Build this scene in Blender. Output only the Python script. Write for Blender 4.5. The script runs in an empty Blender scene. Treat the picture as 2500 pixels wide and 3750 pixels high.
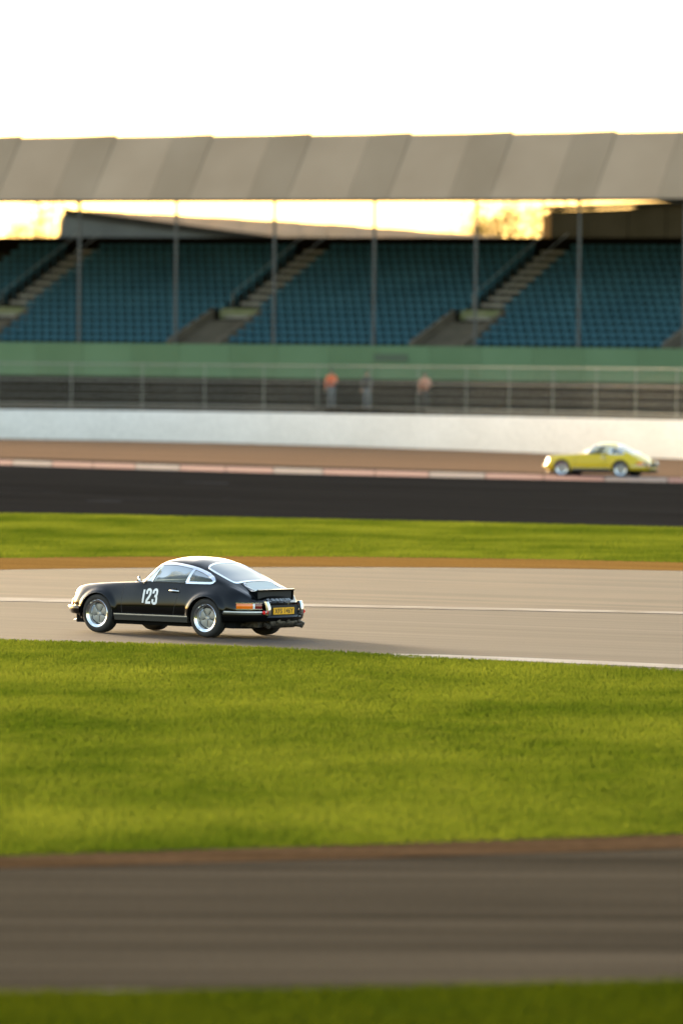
import bpy, math, random
import numpy as np
from mathutils import Vector, Matrix
random.seed(7); rng = np.random.default_rng(11)
R = math.radians
S = bpy.context.scene
COL = S.collection

# ------------------------------------------------------------------ camera
F_PX, HY, CAM_H = 24000.0, 1280.0, 4.49        # focal length in photo pixels, horizon row, eye height
PITCH = math.atan((1875 - HY) / F_PX); ROLL = math.atan(0.010)
fwd = Vector((0, math.cos(PITCH), -math.sin(PITCH)))
r0 = Vector((1, 0, 0)); u0 = r0.cross(fwd)
right = r0 * math.cos(ROLL) + u0 * math.sin(ROLL)
up = u0 * math.cos(ROLL) - r0 * math.sin(ROLL)
cam_d = bpy.data.cameras.new("camera"); cam = bpy.data.objects.new("camera", cam_d); COL.objects.link(cam)
cam.matrix_world = Matrix(((right.x, up.x, -fwd.x, 0), (right.y, up.y, -fwd.y, 0),
                           (right.z, up.z, -fwd.z, CAM_H), (0, 0, 0, 1)))
cam_d.sensor_fit = 'HORIZONTAL'; cam_d.sensor_width = 24.0
cam_d.lens = 24.0 * F_PX / 2500.0
cam_d.clip_start = 1.0; cam_d.clip_end = 8000
cam_d.dof.use_dof = True; cam_d.dof.focus_distance = 103.6; cam_d.dof.aperture_fstop = 1.45
cam_d.dof.aperture_blades = 9
S.camera = cam

# ------------------------------------------------------------------ light
SUN_EL, SUN_AZ = 8.6, -30.0                    # degrees; azimuth from +Y, negative = left
world = bpy.data.worlds.new("World"); S.world = world; world.use_nodes = True
nt = world.node_tree
sky = nt.nodes.new('ShaderNodeTexSky'); sky.sky_type = 'NISHITA'; sky.sun_disc = False
sky.sun_elevation = R(SUN_EL); sky.sun_rotation = R(SUN_AZ)
sky.air_density = 1.0; sky.dust_density = 2.6; sky.ozone_density = 0.4
bg = nt.nodes['Background']; bg.inputs['Strength'].default_value = 0.15
nt.links.new(sky.outputs[0], bg.inputs['Color'])
sv = Vector((math.sin(R(SUN_AZ)) * math.cos(R(SUN_EL)), math.cos(R(SUN_AZ)) * math.cos(R(SUN_EL)), math.sin(R(SUN_EL))))
sd = bpy.data.lights.new("sun", 'SUN'); sd.energy = 2.0; sd.angle = R(10); sd.color = (1.0, 0.80, 0.56)
so = bpy.data.objects.new("sun", sd); COL.objects.link(so); so.rotation_euler = sv.to_track_quat('Z', 'Y').to_euler()
so.location = (-60, 60, 80)
S.view_settings.view_transform = 'Standard'; S.view_settings.look = 'None'
S.view_settings.exposure = 2.5; S.view_settings.gamma = 1.0; S.view_settings.use_curve_mapping = False
S.render.engine = 'CYCLES'
S.cycles.max_bounces = 6; S.cycles.transparent_max_bounces = 12
S.cycles.use_denoising = True

# ------------------------------------------------------------------ helpers
def ray(px, py):
    return fwd + right * ((px - 1250) / F_PX) - up * ((py - 1875) / F_PX)
def G(px, py, z=0.0):
    d = ray(px, py); t = (z - CAM_H) / d.z
    return Vector((d.x * t, d.y * t, z))
def P(px, py, Y):
    d = ray(px, py); t = Y / d.y
    return Vector((d.x * t, Y, CAM_H + d.z * t))

def tag(o, label=None, cat=None, group=None, kind=None):
    if label: o['label'] = label
    if cat: o['category'] = cat
    if group: o['group'] = group
    if kind: o['kind'] = kind
    return o
def empty(name, loc=(0, 0, 0), rz=0.0, parent=None):
    o = bpy.data.objects.new(name, None); COL.objects.link(o)
    o.location = loc; o.rotation_euler = (0, 0, rz); o.empty_display_size = 0.3
    if parent: o.parent = parent
    return o
def link_mesh(name, me, mat, parent=None):
    o = bpy.data.objects.new(name, me); COL.objects.link(o)
    if mat and not me.materials: me.materials.append(mat)
    if parent: o.parent = parent
    return o

class MB:
    def __init__(s): s.v = []; s.f = []
    def add(s, vs, fs):
        b = len(s.v); s.v += [tuple(v) for v in vs]; s.f += [tuple(b + i for i in f) for f in fs]; return s
    def box(s, c, d, rz=0.0, M=None):
        x, y, z = d[0] / 2, d[1] / 2, d[2] / 2
        vs = [Vector((i * x, j * y, k * z)) for k in (-1, 1) for j in (-1, 1) for i in (-1, 1)]
        q = Matrix.Rotation(rz, 3, 'Z') if M is None else M
        return s.add([q @ v + Vector(c) for v in vs],
                     [(0, 2, 3, 1), (4, 5, 7, 6), (0, 1, 5, 4), (2, 6, 7, 3), (0, 4, 6, 2), (1, 3, 7, 5)])
    def hexa(s, b, t):      # bottom 4 and top 4 points
        return s.add(list(b) + list(t), [(3, 2, 1, 0), (4, 5, 6, 7), (0, 1, 5, 4), (1, 2, 6, 5), (2, 3, 7, 6), (3, 0, 4, 7)])
    def tube(s, pts, r, n=8, caps=True):
        pts = [Vector(p) for p in pts]; rr = r if isinstance(r, (list, tuple)) else [r] * len(pts)
        vs = []; fs = []; m = len(pts); pn = None
        for i, p in enumerate(pts):
            t = (pts[min(i + 1, m - 1)] - pts[max(i - 1, 0)])
            if t.length < 1e-9: t = Vector((0, 0, 1))
            t.normalize()
            a = pn if pn is not None else (Vector((0, 0, 1)) if abs(t.z) < .9 else Vector((1, 0, 0)))
            a = a - t * a.dot(t)
            if a.length < 1e-6: a = t.orthogonal()
            a.normalize(); pn = a
            b = t.cross(a)
            for k in range(n):
                w = 2 * math.pi * k / n
                vs.append(p + (a * math.cos(w) + b * math.sin(w)) * rr[i])
        for i in range(m - 1):
            for k in range(n):
                k2 = (k + 1) % n
                fs.append((i * n + k, i * n + k2, (i + 1) * n + k2, (i + 1) * n + k))
        if caps:
            fs.append(tuple(range(n - 1, -1, -1))); fs.append(tuple((m - 1) * n + k for k in range(n)))
        return s.add(vs, fs)
    def lathe(s, prof, n=32, c=(0, 0, 0), sy=1):    # profile (radius, y) about the Y axis
        vs = []; fs = []
        for r_, y in prof:
            for k in range(n):
                w = 2 * math.pi * k / n
                vs.append((c[0] + r_ * math.cos(w), c[1] + sy * y, c[2] + r_ * math.sin(w)))
        for i in range(len(prof) - 1):
            for k in range(n):
                k2 = (k + 1) % n
                q = (i * n + k, i * n + k2, (i + 1) * n + k2, (i + 1) * n + k)
                fs.append(q if sy > 0 else q[::-1])
        return s.add(vs, fs)
    def sweep(s, path, prof, closed_prof=True, caps=True):
        """path: list of (origin, outward unit, up unit); prof: (out, up) pairs"""
        n = len(prof); vs = []; fs = []
        for o, a, b in path:
            for (x, z) in prof: vs.append(Vector(o) + Vector(a) * x + Vector(b) * z)
        for i in range(len(path) - 1):
            for k in range(n if closed_prof else n - 1):
                k2 = (k + 1) % n
                fs.append((i * n + k, (i + 1) * n + k, (i + 1) * n + k2, i * n + k2))
        if caps and closed_prof:
            fs.append(tuple(range(n))); fs.append(tuple((len(path) - 1) * n + k for k in range(n - 1, -1, -1)))
        return s.add(vs, fs)
    def mesh(s, name, smooth=None):
        me = bpy.data.meshes.new(name); me.from_pydata(s.v, [], s.f); me.update()
        if smooth:
            me.shade_smooth()
            if smooth < 179: 
                try: me.set_sharp_from_angle(angle=R(smooth))
                except Exception: pass
        return me
    def build(s, name, mat, parent=None, smooth=None):
        return link_mesh(name, s.mesh(name, smooth), mat, parent)

def mat(name, col, rough=.6, metal=0.0, spec=.5, noise=None, bump=None, coat=0.0, emit=None, col2=None, trans=0.0, alpha=None):
    """noise = (scale, detail, [col2 weight]); colour varies between col and col2"""
    m = bpy.data.materials.new(name); m.use_nodes = True; t = m.node_tree; b = t.nodes['Principled BSDF']
    b.inputs['Base Color'].default_value = (*col, 1); b.inputs['Roughness'].default_value = rough
    b.inputs['Metallic'].default_value = metal; b.inputs['Specular IOR Level'].default_value = spec
    b.inputs['Coat Weight'].default_value = coat; b.inputs['Coat Roughness'].default_value = 0.03
    if trans: b.inputs['Transmission Weight'].default_value = trans
    co = t.nodes.new('ShaderNodeTexCoord')
    if noise and col2:
        n = t.nodes.new('ShaderNodeTexNoise'); n.inputs['Scale'].default_value = noise[0]; n.inputs['Detail'].default_value = noise[1]
        mp = t.nodes.new('ShaderNodeMapping')
        if len(noise) > 2: mp.inputs['Scale'].default_value = noise[2]
        if len(noise) > 3: mp.inputs['Rotation'].default_value = (0, 0, noise[3])
        t.links.new(co.outputs['Object'], mp.inputs[0]); t.links.new(mp.outputs[0], n.inputs['Vector'])
        r_ = t.nodes.new('ShaderNodeValToRGB'); r_.color_ramp.elements[0].position = .32; r_.color_ramp.elements[1].position = .68
        r_.color_ramp.elements[0].color = (*col, 1); r_.color_ramp.elements[1].color = (*col2, 1)
        t.links.new(n.outputs[0], r_.inputs[0]); t.links.new(r_.outputs[0], b.inputs['Base Color'])
    if bump:
        n = t.nodes.new('ShaderNodeTexNoise'); n.inputs['Scale'].default_value = bump[0]; n.inputs['Detail'].default_value = 4
        bp = t.nodes.new('ShaderNodeBump'); bp.inputs['Strength'].default_value = bump[1]; bp.inputs['Distance'].default_value = bump[2]
        t.links.new(co.outputs['Object'], n.inputs['Vector']); t.links.new(n.outputs[0], bp.inputs['Height']); t.links.new(bp.outputs[0], b.inputs['Normal'])
    if emit:
        b.inputs['Emission Color'].default_value = (*emit[0], 1); b.inputs['Emission Strength'].default_value = emit[1]
    return m

# ------------------------------------------------------------------ ground surfaces
def surface_mat(name, c1, c2, c3, rough, ang, fine=30.0, streak=(.06, 1.1), bumpd=.004, spec=.5, w3=.5):
    """worn ground: broad streaks along the direction of travel + patches + fine grain"""
    m = bpy.data.materials.new(name); m.use_nodes = True; t = m.node_tree; b = t.nodes['Principled BSDF']
    L = t.links.new; N = t.nodes.new
    co = N('ShaderNodeTexCoord')
    mp = N('ShaderNodeMapping'); mp.vector_type = 'POINT'
    rot = N('ShaderNodeVectorRotate'); rot.rotation_type = 'Z_AXIS'; rot.inputs['Angle'].default_value = -ang
    L(co.outputs['Object'], rot.inputs['Vector']); L(rot.outputs[0], mp.inputs[0]); mp.inputs['Scale'].default_value = (streak[0], streak[1], 1)
    n1 = N('ShaderNodeTexNoise'); n1.inputs['Scale'].default_value = 1; n1.inputs['Detail'].default_value = 6; n1.inputs['Roughness'].default_value = .6
    L(mp.outputs[0], n1.inputs['Vector'])
    n2 = N('ShaderNodeTexNoise'); n2.inputs['Scale'].default_value = .25; n2.inputs['Detail'].default_value = 5
    L(co.outputs['Object'], n2.inputs['Vector'])
    n3 = N('ShaderNodeTexNoise'); n3.inputs['Scale'].default_value = fine; n3.inputs['Detail'].default_value = 3
    L(co.outputs['Object'], n3.inputs['Vector'])
    def ramp(src, a, bb, ca, cb):
        r_ = N('ShaderNodeValToRGB'); r_.color_ramp.elements[0].position = a; r_.color_ramp.elements[1].position = bb
        r_.color_ramp.elements[0].color = (*ca, 1); r_.color_ramp.elements[1].color = (*cb, 1); L(src, r_.inputs[0]); return r_.outputs[0]
    base = ramp(n1.outputs[0], .35, .68, c1, c2)
    k = ramp(n2.outputs[0], .42, .66, (0, 0, 0), (w3, w3, w3))
    mx = N('ShaderNodeMix'); mx.data_type = 'RGBA'; L(k, mx.inputs[0]); L(base, mx.inputs[6]); mx.inputs[7].default_value = (*c3, 1)
    g = ramp(n3.outputs[0], .3, .7, (.7, .7, .7), (1.3, 1.3, 1.3))
    mm = N('ShaderNodeMix'); mm.data_type = 'RGBA'; mm.blend_type = 'MULTIPLY'; mm.inputs[0].default_value = .8
    L(mx.outputs[2], mm.inputs[6]); L(g, mm.inputs[7]); L(mm.outputs[2], b.inputs['Base Color'])
    rr = N('ShaderNodeMapRange'); rr.inputs['To Min'].default_value = rough - .08; rr.inputs['To Max'].default_value = rough + .1
    L(n1.outputs[0], rr.inputs[0]); L(rr.outputs[0], b.inputs['Roughness']); b.inputs['Specular IOR Level'].default_value = spec
    bp = N('ShaderNodeBump'); bp.inputs['Strength'].default_value = .7; bp.inputs['Distance'].default_value = bumpd
    L(n3.outputs[0], bp.inputs['Height']); L(bp.outputs[0], b.inputs['Normal'])
    return m

TRK = R(-32)
M_ground = surface_mat('turf_soil', (.030, .046, .003), (.046, .058, .004), (.05, .052, .007), .95, TRK, 12, (.1, 1.2), .02, .0)
M_track = surface_mat('track_asphalt', (.020, .0175, .0155), (.060, .053, .047), (.040, .034, .029), .85, TRK, 35, (.035, 1.6), .003, .10)
M_runoff = surface_mat('runoff_asphalt', (.024, .020, .0165), (.085, .070, .054), (.085, .066, .045), .85, TRK, 35, (.03, 1.3), .003, .10)
M_dark = surface_mat('far_asphalt', (.010, .0095, .0085), (.023, .022, .0205), (.017, .016, .0145), .95, R(-45), 30, (.03, .9), .003, .0)
M_gravel = surface_mat('gravel', (.135, .085, .050), (.205, .132, .082), (.17, .107, .064), .95, R(-45), 9, (.05, .8), .03, .0)
M_road = surface_mat('service_road_asphalt', (.028, .0235, .0165), (.078, .064, .046), (.052, .043, .030), .95, R(4), 22, (.07, 1.4), .004, .0)
M_dirt = surface_mat('dry_dirt', (.15, .080, .022), (.23, .125, .034), (.19, .095, .024), .95, TRK, 14, (.1, 1.5), .02, .0)
M_line = mat('worn_road_paint', (.10, .088, .075), .85, spec=.1, noise=(.9, 7), col2=(.24, .22, .20))
M_line2 = mat('road_paint', (.15, .138, .125), .85, spec=.1, noise=(.9, 7), col2=(.27, .255, .24))
M_apron = mat('concrete_apron', (.22, .2, .17), .9, noise=(.4, 4), col2=(.3, .27, .23))

def interp_line(pts, x):
    if len(pts) == 3:           # smooth curve through three measured points, straight beyond them
        (x0, y0), (x1, y1), (x2, y2) = pts
        q = lambda t: y0 * (t - x1) * (t - x2) / ((x0 - x1) * (x0 - x2)) + y1 * (t - x0) * (t - x2) / ((x1 - x0) * (x1 - x2)) + y2 * (t - x0) * (t - x1) / ((x2 - x0) * (x2 - x1))
        if x < x0: return y0 + (q(x0 + 1) - q(x0)) * (x - x0)
        if x > x2: return y2 + (q(x2) - q(x2 - 1)) * (x - x2)
        return q(x)
    if x <= pts[0][0]: (a, b) = (pts[0], pts[1])
    elif x >= pts[-1][0]: (a, b) = (pts[-2], pts[-1])
    else:
        for a, b in zip(pts, pts[1:]):
            if x <= b[0]: break
    return a[1] + (b[1] - a[1]) * (x - a[0]) / (b[0] - a[0])
XS = [-3800, -1800, -700, 0, 420, 830, 1250, 1660, 2080, 2500, 3100, 4300, 6500]
def sheet(name, far, near, z, m, xs=None):
    """a strip of ground between two measured boundary lines"""
    b = MB(); vs = []; fs = []
    K = 6; xs = xs or XS
    for x in xs:
        A = G(x, interp_line(far, x)); B = G(x, interp_line(near, x))
        for k in range(K + 1): 
            p = A.lerp(B, k / K); vs.append((p.x, p.y, z))
    for i in range(len(xs) - 1):
        for k in range(K): fs.append((i * (K + 1) + k, i * (K + 1) + k + 1, (i + 1) * (K + 1) + k + 1, (i + 1) * (K + 1) + k))
    b.add(vs, fs); o = b.build(name, m); o['kind'] = 'structure'
    return o

b = MB(); b.add([(-2500, -1500, 0), (2500, -1500, 0), (2500, 5000, 0), (-2500, 5000, 0)], [(0, 1, 2, 3)])
tag(b.build('ground', M_ground), kind='structure')
# boundary lines, photo pixels (x, y)
B_wall = [(0, 1606), (1250, 1634), (2500, 1682)]
B_gravel_near = [(0, 1677), (1250, 1712), (2500, 1748)]
B_kerb_near = [(0, 1703), (1250, 1740), (2500, 1768)]
B_dark_near = [(0, 1881), (1250, 1905), (2500, 1934)]
B_grass2_near = [(0, 2047), (1250, 2042), (2500, 2063)]
B_dirt_near = [(0, 2088), (1250, 2078), (2500, 2092)]
B_line_far = [(0, 2190), (1250, 2217), (2500, 2243)]
B_line_near = [(0, 2203), (1250, 2226), (2500, 2251)]
B_edge = [(0, 2345), (700, 2364), (1480, 2403), (2500, 2462)]
B_edge_line_far = [(0, 2375), (1440, 2397), (1600, 2400), (2050, 2417), (2500, 2438)]
B_grass1_near = [(0, 3141), (1250, 3103), (2500, 3061)]
B_strip_near = [(0, 3185), (1250, 3150), (2500, 3112)]
B_road_near = [(0, 3640), (1250, 3622), (2500, 3598)]
sheet('apron', [(0, 1520), (2500, 1590)], [(0, 1600), (1250, 1628), (2500, 1676)], .004, M_apron)
sheet('gravel', B_wall, B_gravel_near, .006, M_gravel)
sheet('circuit_road', B_gravel_near, B_dark_near, .004, M_dark)
sheet('track', B_grass2_near, B_edge, .004, M_track)
sheet('runoff', B_dirt_near, B_line_far, .008, M_runoff)
sheet('dirt_verge', [(x, y - 3) for x, y in B_grass2_near], B_dirt_near, .012, M_dirt)
sheet('track_line', B_line_far, B_line_near, .012, M_line)
sheet('edge_line', B_edge_line_far, [(x, y + 13) for x, y in B_edge_line_far], .012, M_line2, [1440, 1600, 1900, 2200, 2500, 3100, 4300, 6500])
sheet('service_road', B_grass1_near, B_road_near, .004, M_road)
sheet('dry_strip', [(x, y - 6) for x, y in B_grass1_near], B_strip_near, .010, surface_mat('trodden_dirt', (.045, .027, .013), (.10, .062, .034), (.07, .042, .022), .95, R(4), 8, (.25, 2.2), .02, .0))
# worn white edging of the service road, only a short stretch of it left
b = MB()
for (a, c) in ((-700, -250), (300, 560)):
    v = [G(a, interp_line(B_road_near, a) - 5), G(c, interp_line(B_road_near, c) - 5), G(c, interp_line(B_road_near, c) + 4), G(a, interp_line(B_road_near, a) + 4)]
    b.add([(p.x, p.y, .012) for p in v], [(0, 3, 2, 1)])
tag(b.build('worn_road_marking', mat('faded_road_paint', (.07, .06, .045), .9, spec=0, noise=(2, 6), col2=(.16, .145, .12))), kind='structure')
# faint tyre marks on the dark far road
b = MB(); 
M_scuff = mat('rubbed_streak', (.020, .020, .020), .8, spec=.0, noise=(.6, 4), col2=(.038, .038, .040))
for i in range(16):
    px = random.uniform(-300, 2700); f = random.uniform(.12, .97)
    L_ = random.uniform(60, 220)
    ys = lambda x: interp_line(B_kerb_near, x) * (1 - f) + interp_line(B_dark_near, x) * f
    h = random.uniform(.4, .9) if i % 9 else 2.0
    v = [G(px, ys(px) - h), G(px + L_, ys(px + L_) - h), G(px + L_, ys(px + L_) + h), G(px, ys(px) + h)]
    b.add([(p.x, p.y, .0085 + i * .0001) for p in v], [(0, 3, 2, 1)])
tag(b.build('scuff_marks', M_scuff), kind='structure')

# kerb of red and white blocks
M_kred = mat('kerb_red', (.175, .080, .066), .8, spec=.05, noise=(4, 5), col2=(.21, .11, .094))
M_kwhite = mat('kerb_white', (.14, .105, .092), .8, spec=.05, noise=(4, 5), col2=(.19, .155, .142))
kerb = empty('kerb', G(1250, 1730)); tag(kerb, 'long red and white painted kerb between the brown gravel and the dark far road', 'kerb')
pts = []
x = -2200.0
A0 = G(-1800, interp_line(B_gravel_near, -1800)); 
samples = [(G(x, interp_line(B_gravel_near, x)), G(x, interp_line(B_kerb_near, x))) for x in np.linspace(-1500, 4200, 300)]
acc = [0.0]
for i in range(1, len(samples)): acc.append(acc[-1] + (samples[i][1] - samples[i - 1][1]).length)
def kerb_at(s):
    i = int(np.searchsorted(acc, s)); i = max(1, min(len(acc) - 1, i)); t = (s - acc[i - 1]) / (acc[i] - acc[i - 1])
    return samples[i - 1][0].lerp(samples[i][0], t), samples[i - 1][1].lerp(samples[i][1], t)
s = 0.0; k = 0
while s + 2.0 < acc[-1]:
    L2 = 2.4
    a, c = kerb_at(s + .02); a2, c2 = kerb_at(s + L2 - .02)
    m_ = M_kred if (k % 3) else M_kwhite
    o_ = kerb.location; b = MB(); zz = Vector((0, 0, 1))
    far0, near0, far1, near1 = a - o_, c - o_, a2 - o_, c2 - o_
    far0 = near0.lerp(far0, .35); far1 = near1.lerp(far1, .35)
    b.hexa([near0 - zz * .02, near1 - zz * .02, far1 - zz * .02, far0 - zz * .02], [near0 + zz * .02, near1 + zz * .02, far1 + zz * .11, far0 + zz * .11])
    b.build('kerb_block', m_, kerb); s += L2; k += 1

# ------------------------------------------------------------------ grass blades
def grass_mat(name, c1, c2, c3):
    m = bpy.data.materials.new(name); m.use_nodes = True; t = m.node_tree; L = t.links.new; N = t.nodes.new
    for n in list(t.nodes): t.nodes.remove(n)
    out = N('ShaderNodeOutputMaterial'); co = N('ShaderNodeTexCoord')
    n1 = N('ShaderNodeTexNoise'); n1.inputs['Scale'].default_value = .30; n1.inputs['Detail'].default_value = 7; n1.inputs['Roughness'].default_value = .62
    mp = N('ShaderNodeMapping'); mp.inputs['Scale'].default_value = (.8, .5, 1); L(co.outputs['Object'], mp.inputs[0]); L(mp.outputs[0], n1.inputs['Vector'])
    n2 = N('ShaderNodeTexNoise'); n2.inputs['Scale'].default_value = 2.3; n2.inputs['Detail'].default_value = 4; L(co.outputs['Object'], n2.inputs['Vector'])
    r1 = N('ShaderNodeValToRGB'); r1.color_ramp.elements[0].position = .34; r1.color_ramp.elements[1].position = .66
    r1.color_ramp.elements[0].color = (*c1, 1); r1.color_ramp.elements[1].color = (*c2, 1); L(n1.outputs[0], r1.inputs[0])
    r2 = N('ShaderNodeValToRGB'); r2.color_ramp.elements[0].position = .45; r2.color_ramp.elements[1].position = .8
    r2.color_ramp.elements[0].color = (0, 0, 0, 1); r2.color_ramp.elements[1].color = (.3, .3, .3, 1); L(n2.outputs[0], r2.inputs[0])
    mx = N('ShaderNodeMix'); mx.data_type = 'RGBA'; L(r2.outputs[0], mx.inputs[0]); L(r1.outputs[0], mx.inputs[6]); mx.inputs[7].default_value = (*c3, 1)
    d = N('ShaderNodeBsdfDiffuse'); tr = N('ShaderNodeBsdfTranslucent'); ms = N('ShaderNodeMixShader'); ms.inputs[0].default_value = .5
    L(mx.outputs[2], d.inputs[0]); L(mx.outputs[2], tr.inputs[0]); L(d.outputs[0], ms.inputs[1]); L(tr.outputs[0], ms.inputs[2])
    L(ms.outputs[0], out.inputs[0]); return m
def tri_mesh(name, V):      # V: (n, 3, 3) triangles
    n = len(V); me = bpy.data.meshes.new(name)
    me.vertices.add(n * 3); me.vertices.foreach_set('co', V.reshape(-1).astype(np.float32))
    me.loops.add(n * 3); me.loops.foreach_set('vertex_index', np.arange(n * 3, dtype=np.int32))
    me.polygons.add(n); me.polygons.foreach_set('loop_start', np.arange(0, n * 3, 3, dtype=np.int32))
    me.update(calc_edges=True); return me
def blades(name, far, near, xr, dens, hgt, wid, m, label_kind='stuff', soft=.25, dn=None):
    """turf blades spread evenly (per square metre of ground) between two boundary lines"""
    pf = np.array([tuple(G(x, interp_line(far, x)))[:2] for x in XS]); pn = np.array([tuple(G(x, interp_line(near, x)))[:2] for x in XS])
    lo = pn[:, 1].min() if False else min(np.interp(xr, pn[:, 0], pn[:, 1])); hi = max(np.interp(xr, pf[:, 0], pf[:, 1]))
    lo = min(np.interp(np.linspace(xr[0], xr[1], 20), pn[:, 0], pn[:, 1]))
    n = int((hi - lo) * (xr[1] - xr[0]) * dens)
    x = rng.uniform(xr[0], xr[1], n); y = rng.uniform(lo, hi, n)
    jit = rng.normal(0, soft, n) * (np.sin(x * 1.7) * .5 + .7)
    yn = np.interp(x, pn[:, 0], pn[:, 1]); yf = np.interp(x, pf[:, 0], pf[:, 1])
    k = (y > yn + jit * .3) & (y < yf + jit * .3)
    x, y = x[k], y[k]; n = len(x)
    patch = .85 + .2 * np.sin(x * .9 + 1.3 * np.sin(y * .23)) * np.sin(y * .31 + x * .2)
    h = hgt * rng.uniform(.55, 1.25, n) * patch; w = wid * rng.uniform(.7, 1.3, n); a = rng.uniform(0, math.pi, n)
    lx = rng.normal(0, .45, n) * h; ly = rng.normal(0, .45, n) * h
    V = np.zeros((n, 3, 3))
    V[:, 0] = np.stack([x - np.cos(a) * w, y - np.sin(a) * w, np.zeros(n)], 1)
    V[:, 1] = np.stack([x + np.cos(a) * w, y + np.sin(a) * w, np.zeros(n)], 1)
    V[:, 2] = np.stack([x + lx, y + ly, h], 1)
    o = link_mesh(name, tri_mesh(name, V), m); return o
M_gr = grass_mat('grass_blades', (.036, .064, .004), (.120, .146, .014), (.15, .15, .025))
M_gr3 = grass_mat('grass_blades_painted_shade', (.022, .037, .002), (.042, .056, .003), (.055, .06, .005))  # darker copy of the blades, foreground shade put into the colour
tag(blades('grass', B_edge, B_grass1_near, (-8.5, 8.5), 800, .058, .011, M_gr), 'wide sunlit green grass verge between the near track edge and the brown service road', 'grass', kind='stuff')
tag(blades('grass', B_dark_near, B_grass2_near, (-13, 13), 420, .055, .015, M_gr, soft=.35), 'narrow green grass strip between the dark far road and the tan track', 'grass', kind='stuff')
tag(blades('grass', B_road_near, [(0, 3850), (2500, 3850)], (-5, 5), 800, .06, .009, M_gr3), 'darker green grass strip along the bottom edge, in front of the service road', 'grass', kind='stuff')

# ------------------------------------------------------------------ barrier wall and catch fence
M_wall = surface_mat('whitewashed_concrete', (.70, .67, .63), (.75, .72, .68), (.66, .63, .585), .9, R(-60), 14, (.25, .8), .002, .05, .5)
wp = []
for x in (-2600, -1200, -500, 0, 420, 830, 1250, 1660, 2080, 2500, 3000, 3800):
    g = G(x, interp_line(B_wall, x)); top = P(x, interp_line([(0, 1499), (1250, 1515), (2500, 1539)], x), g.y); wp.append((g, top.z))
org = wp[6][0].copy()
wall = MB(); vs = []; fs = []
for g, h in wp:
    a = g - org; nb = Vector((.85, .52, 0)) * .35
    for q in ((a, 0), (a, h * .93), (a + nb * .12, h), (a + nb * .9, h), (a + nb, h * .93), (a + nb, 0)): vs.append((q[0].x, q[0].y, q[1]))
for i in range(len(wp) - 1):
    for k in range(5): fs.append((i * 6 + k, (i + 1) * 6 + k, (i + 1) * 6 + k + 1, i * 6 + k + 1))
wall.add(vs, fs); o = wall.build('barrier_wall', M_wall, smooth=40); o.location = org
tag(o, 'long low white concrete wall behind the gravel, below the catch fence', 'wall')

M_steel = mat('galvanised_steel', (.20, .19, .16), .6, .3, noise=(8, 3), col2=(.27, .26, .22))
fence = empty('catch_fence', org + Vector((.4, .3, 0))); tag(fence, 'tall wire catch fence of thin posts and cables standing behind the white wall', 'fence')
fp = [(g + Vector((.75, .5, 0)) - fence.location, h) for g, h in wp]
cum = [0]
for i in range(1, len(fp)): cum.append(cum[-1] + (fp[i][0] - fp[i - 1][0]).length)
def f_at(s):
    i = max(1, min(len(cum) - 1, int(np.searchsorted(cum, s)))); t = (s - cum[i - 1]) / (cum[i] - cum[i - 1])
    return fp[i - 1][0].lerp(fp[i][0], t), fp[i - 1][1] * (1 - t) + fp[i][1] * t
post_me = MB().box((0, 0, 1.88), (.04, .04, 3.76)).mesh('post')
post_me.materials.append(M_steel)
s = 1.0
while s < cum[-1]:
    p_, h_ = f_at(s); o = link_mesh('post', post_me, M_steel, fence); o.location = p_; s += 4.0
for z, r_ in ((3.72, .028), (2.95, .022), (2.55, .009), (2.2, .009), (1.78, .03), (1.62, .022)):
    MB().tube([p_ + Vector((0, 0, z + (h_ - 1.5) * .6)) for p_, h_ in fp], r_, 5).build('cable', M_steel, fence)
# the woven mesh: many fine wires, one part
wm = MB(); s = 0.0
while s < cum[-1] - .3:
    a, _ = f_at(s); c, _ = f_at(s + .25)
    if 2 < s:
        for q0, q1 in ((a, c), (c, a)):
            d = Vector((.004, .003, 0))
            wm.add([q0 + Vector((0, 0, 1.5)), q0 + d + Vector((0, 0, 1.5)), q1 + d + Vector((0, 0, 3.7)), q1 + Vector((0, 0, 3.7))], [(0, 1, 2, 3)])
    s += .22
for k in range(14):
    z = 1.6 + k * .15
    for i in range(len(fp) - 1):
        a, c = fp[i][0], fp[i + 1][0]
        wm.add([a + Vector((0, 0, z)), c + Vector((0, 0, z)), c + Vector((0, 0, z + .006)), a + Vector((0, 0, z + .006))], [(0, 1, 2, 3)])
o = wm.build('wire_mesh', M_steel, fence); o['kind'] = 'stuff'

# ------------------------------------------------------------------ grandstand
ANG = R(29.2)
S0 = P(1250, HY, 325); S0.z = 0
st = empty('grandstand', S0, -ANG)      # local x runs along the front, y runs back, z up
tag(st, 'covered grandstand with pleated cream roof edge, rows of blue seats and a green front wall', 'grandstand')
U0, U1 = -52.0, 27.0
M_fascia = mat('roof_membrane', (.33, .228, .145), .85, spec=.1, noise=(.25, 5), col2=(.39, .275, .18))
M_fascia_shade = mat('roof_membrane_fold_shade', (.29, .20, .125), .85, spec=.1, noise=(.25, 5), col2=(.345, .243, .158))  # same membrane; shade of the turned facets put into a darker colour
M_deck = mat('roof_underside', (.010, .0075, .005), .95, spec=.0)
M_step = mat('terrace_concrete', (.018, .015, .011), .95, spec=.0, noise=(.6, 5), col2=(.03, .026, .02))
M_tread = mat('stair_tread', (.20, .175, .14), .9, noise=(3, 4), col2=(.27, .24, .19))
M_green = mat('green_board', (.105, .168, .088), .8, spec=.1, noise=(.4, 3), col2=(.118, .185, .10))
M_green2 = mat('green_board_deep', (.098, .156, .08), .8, spec=.1, noise=(.4, 3), col2=(.11, .17, .09))
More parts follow.
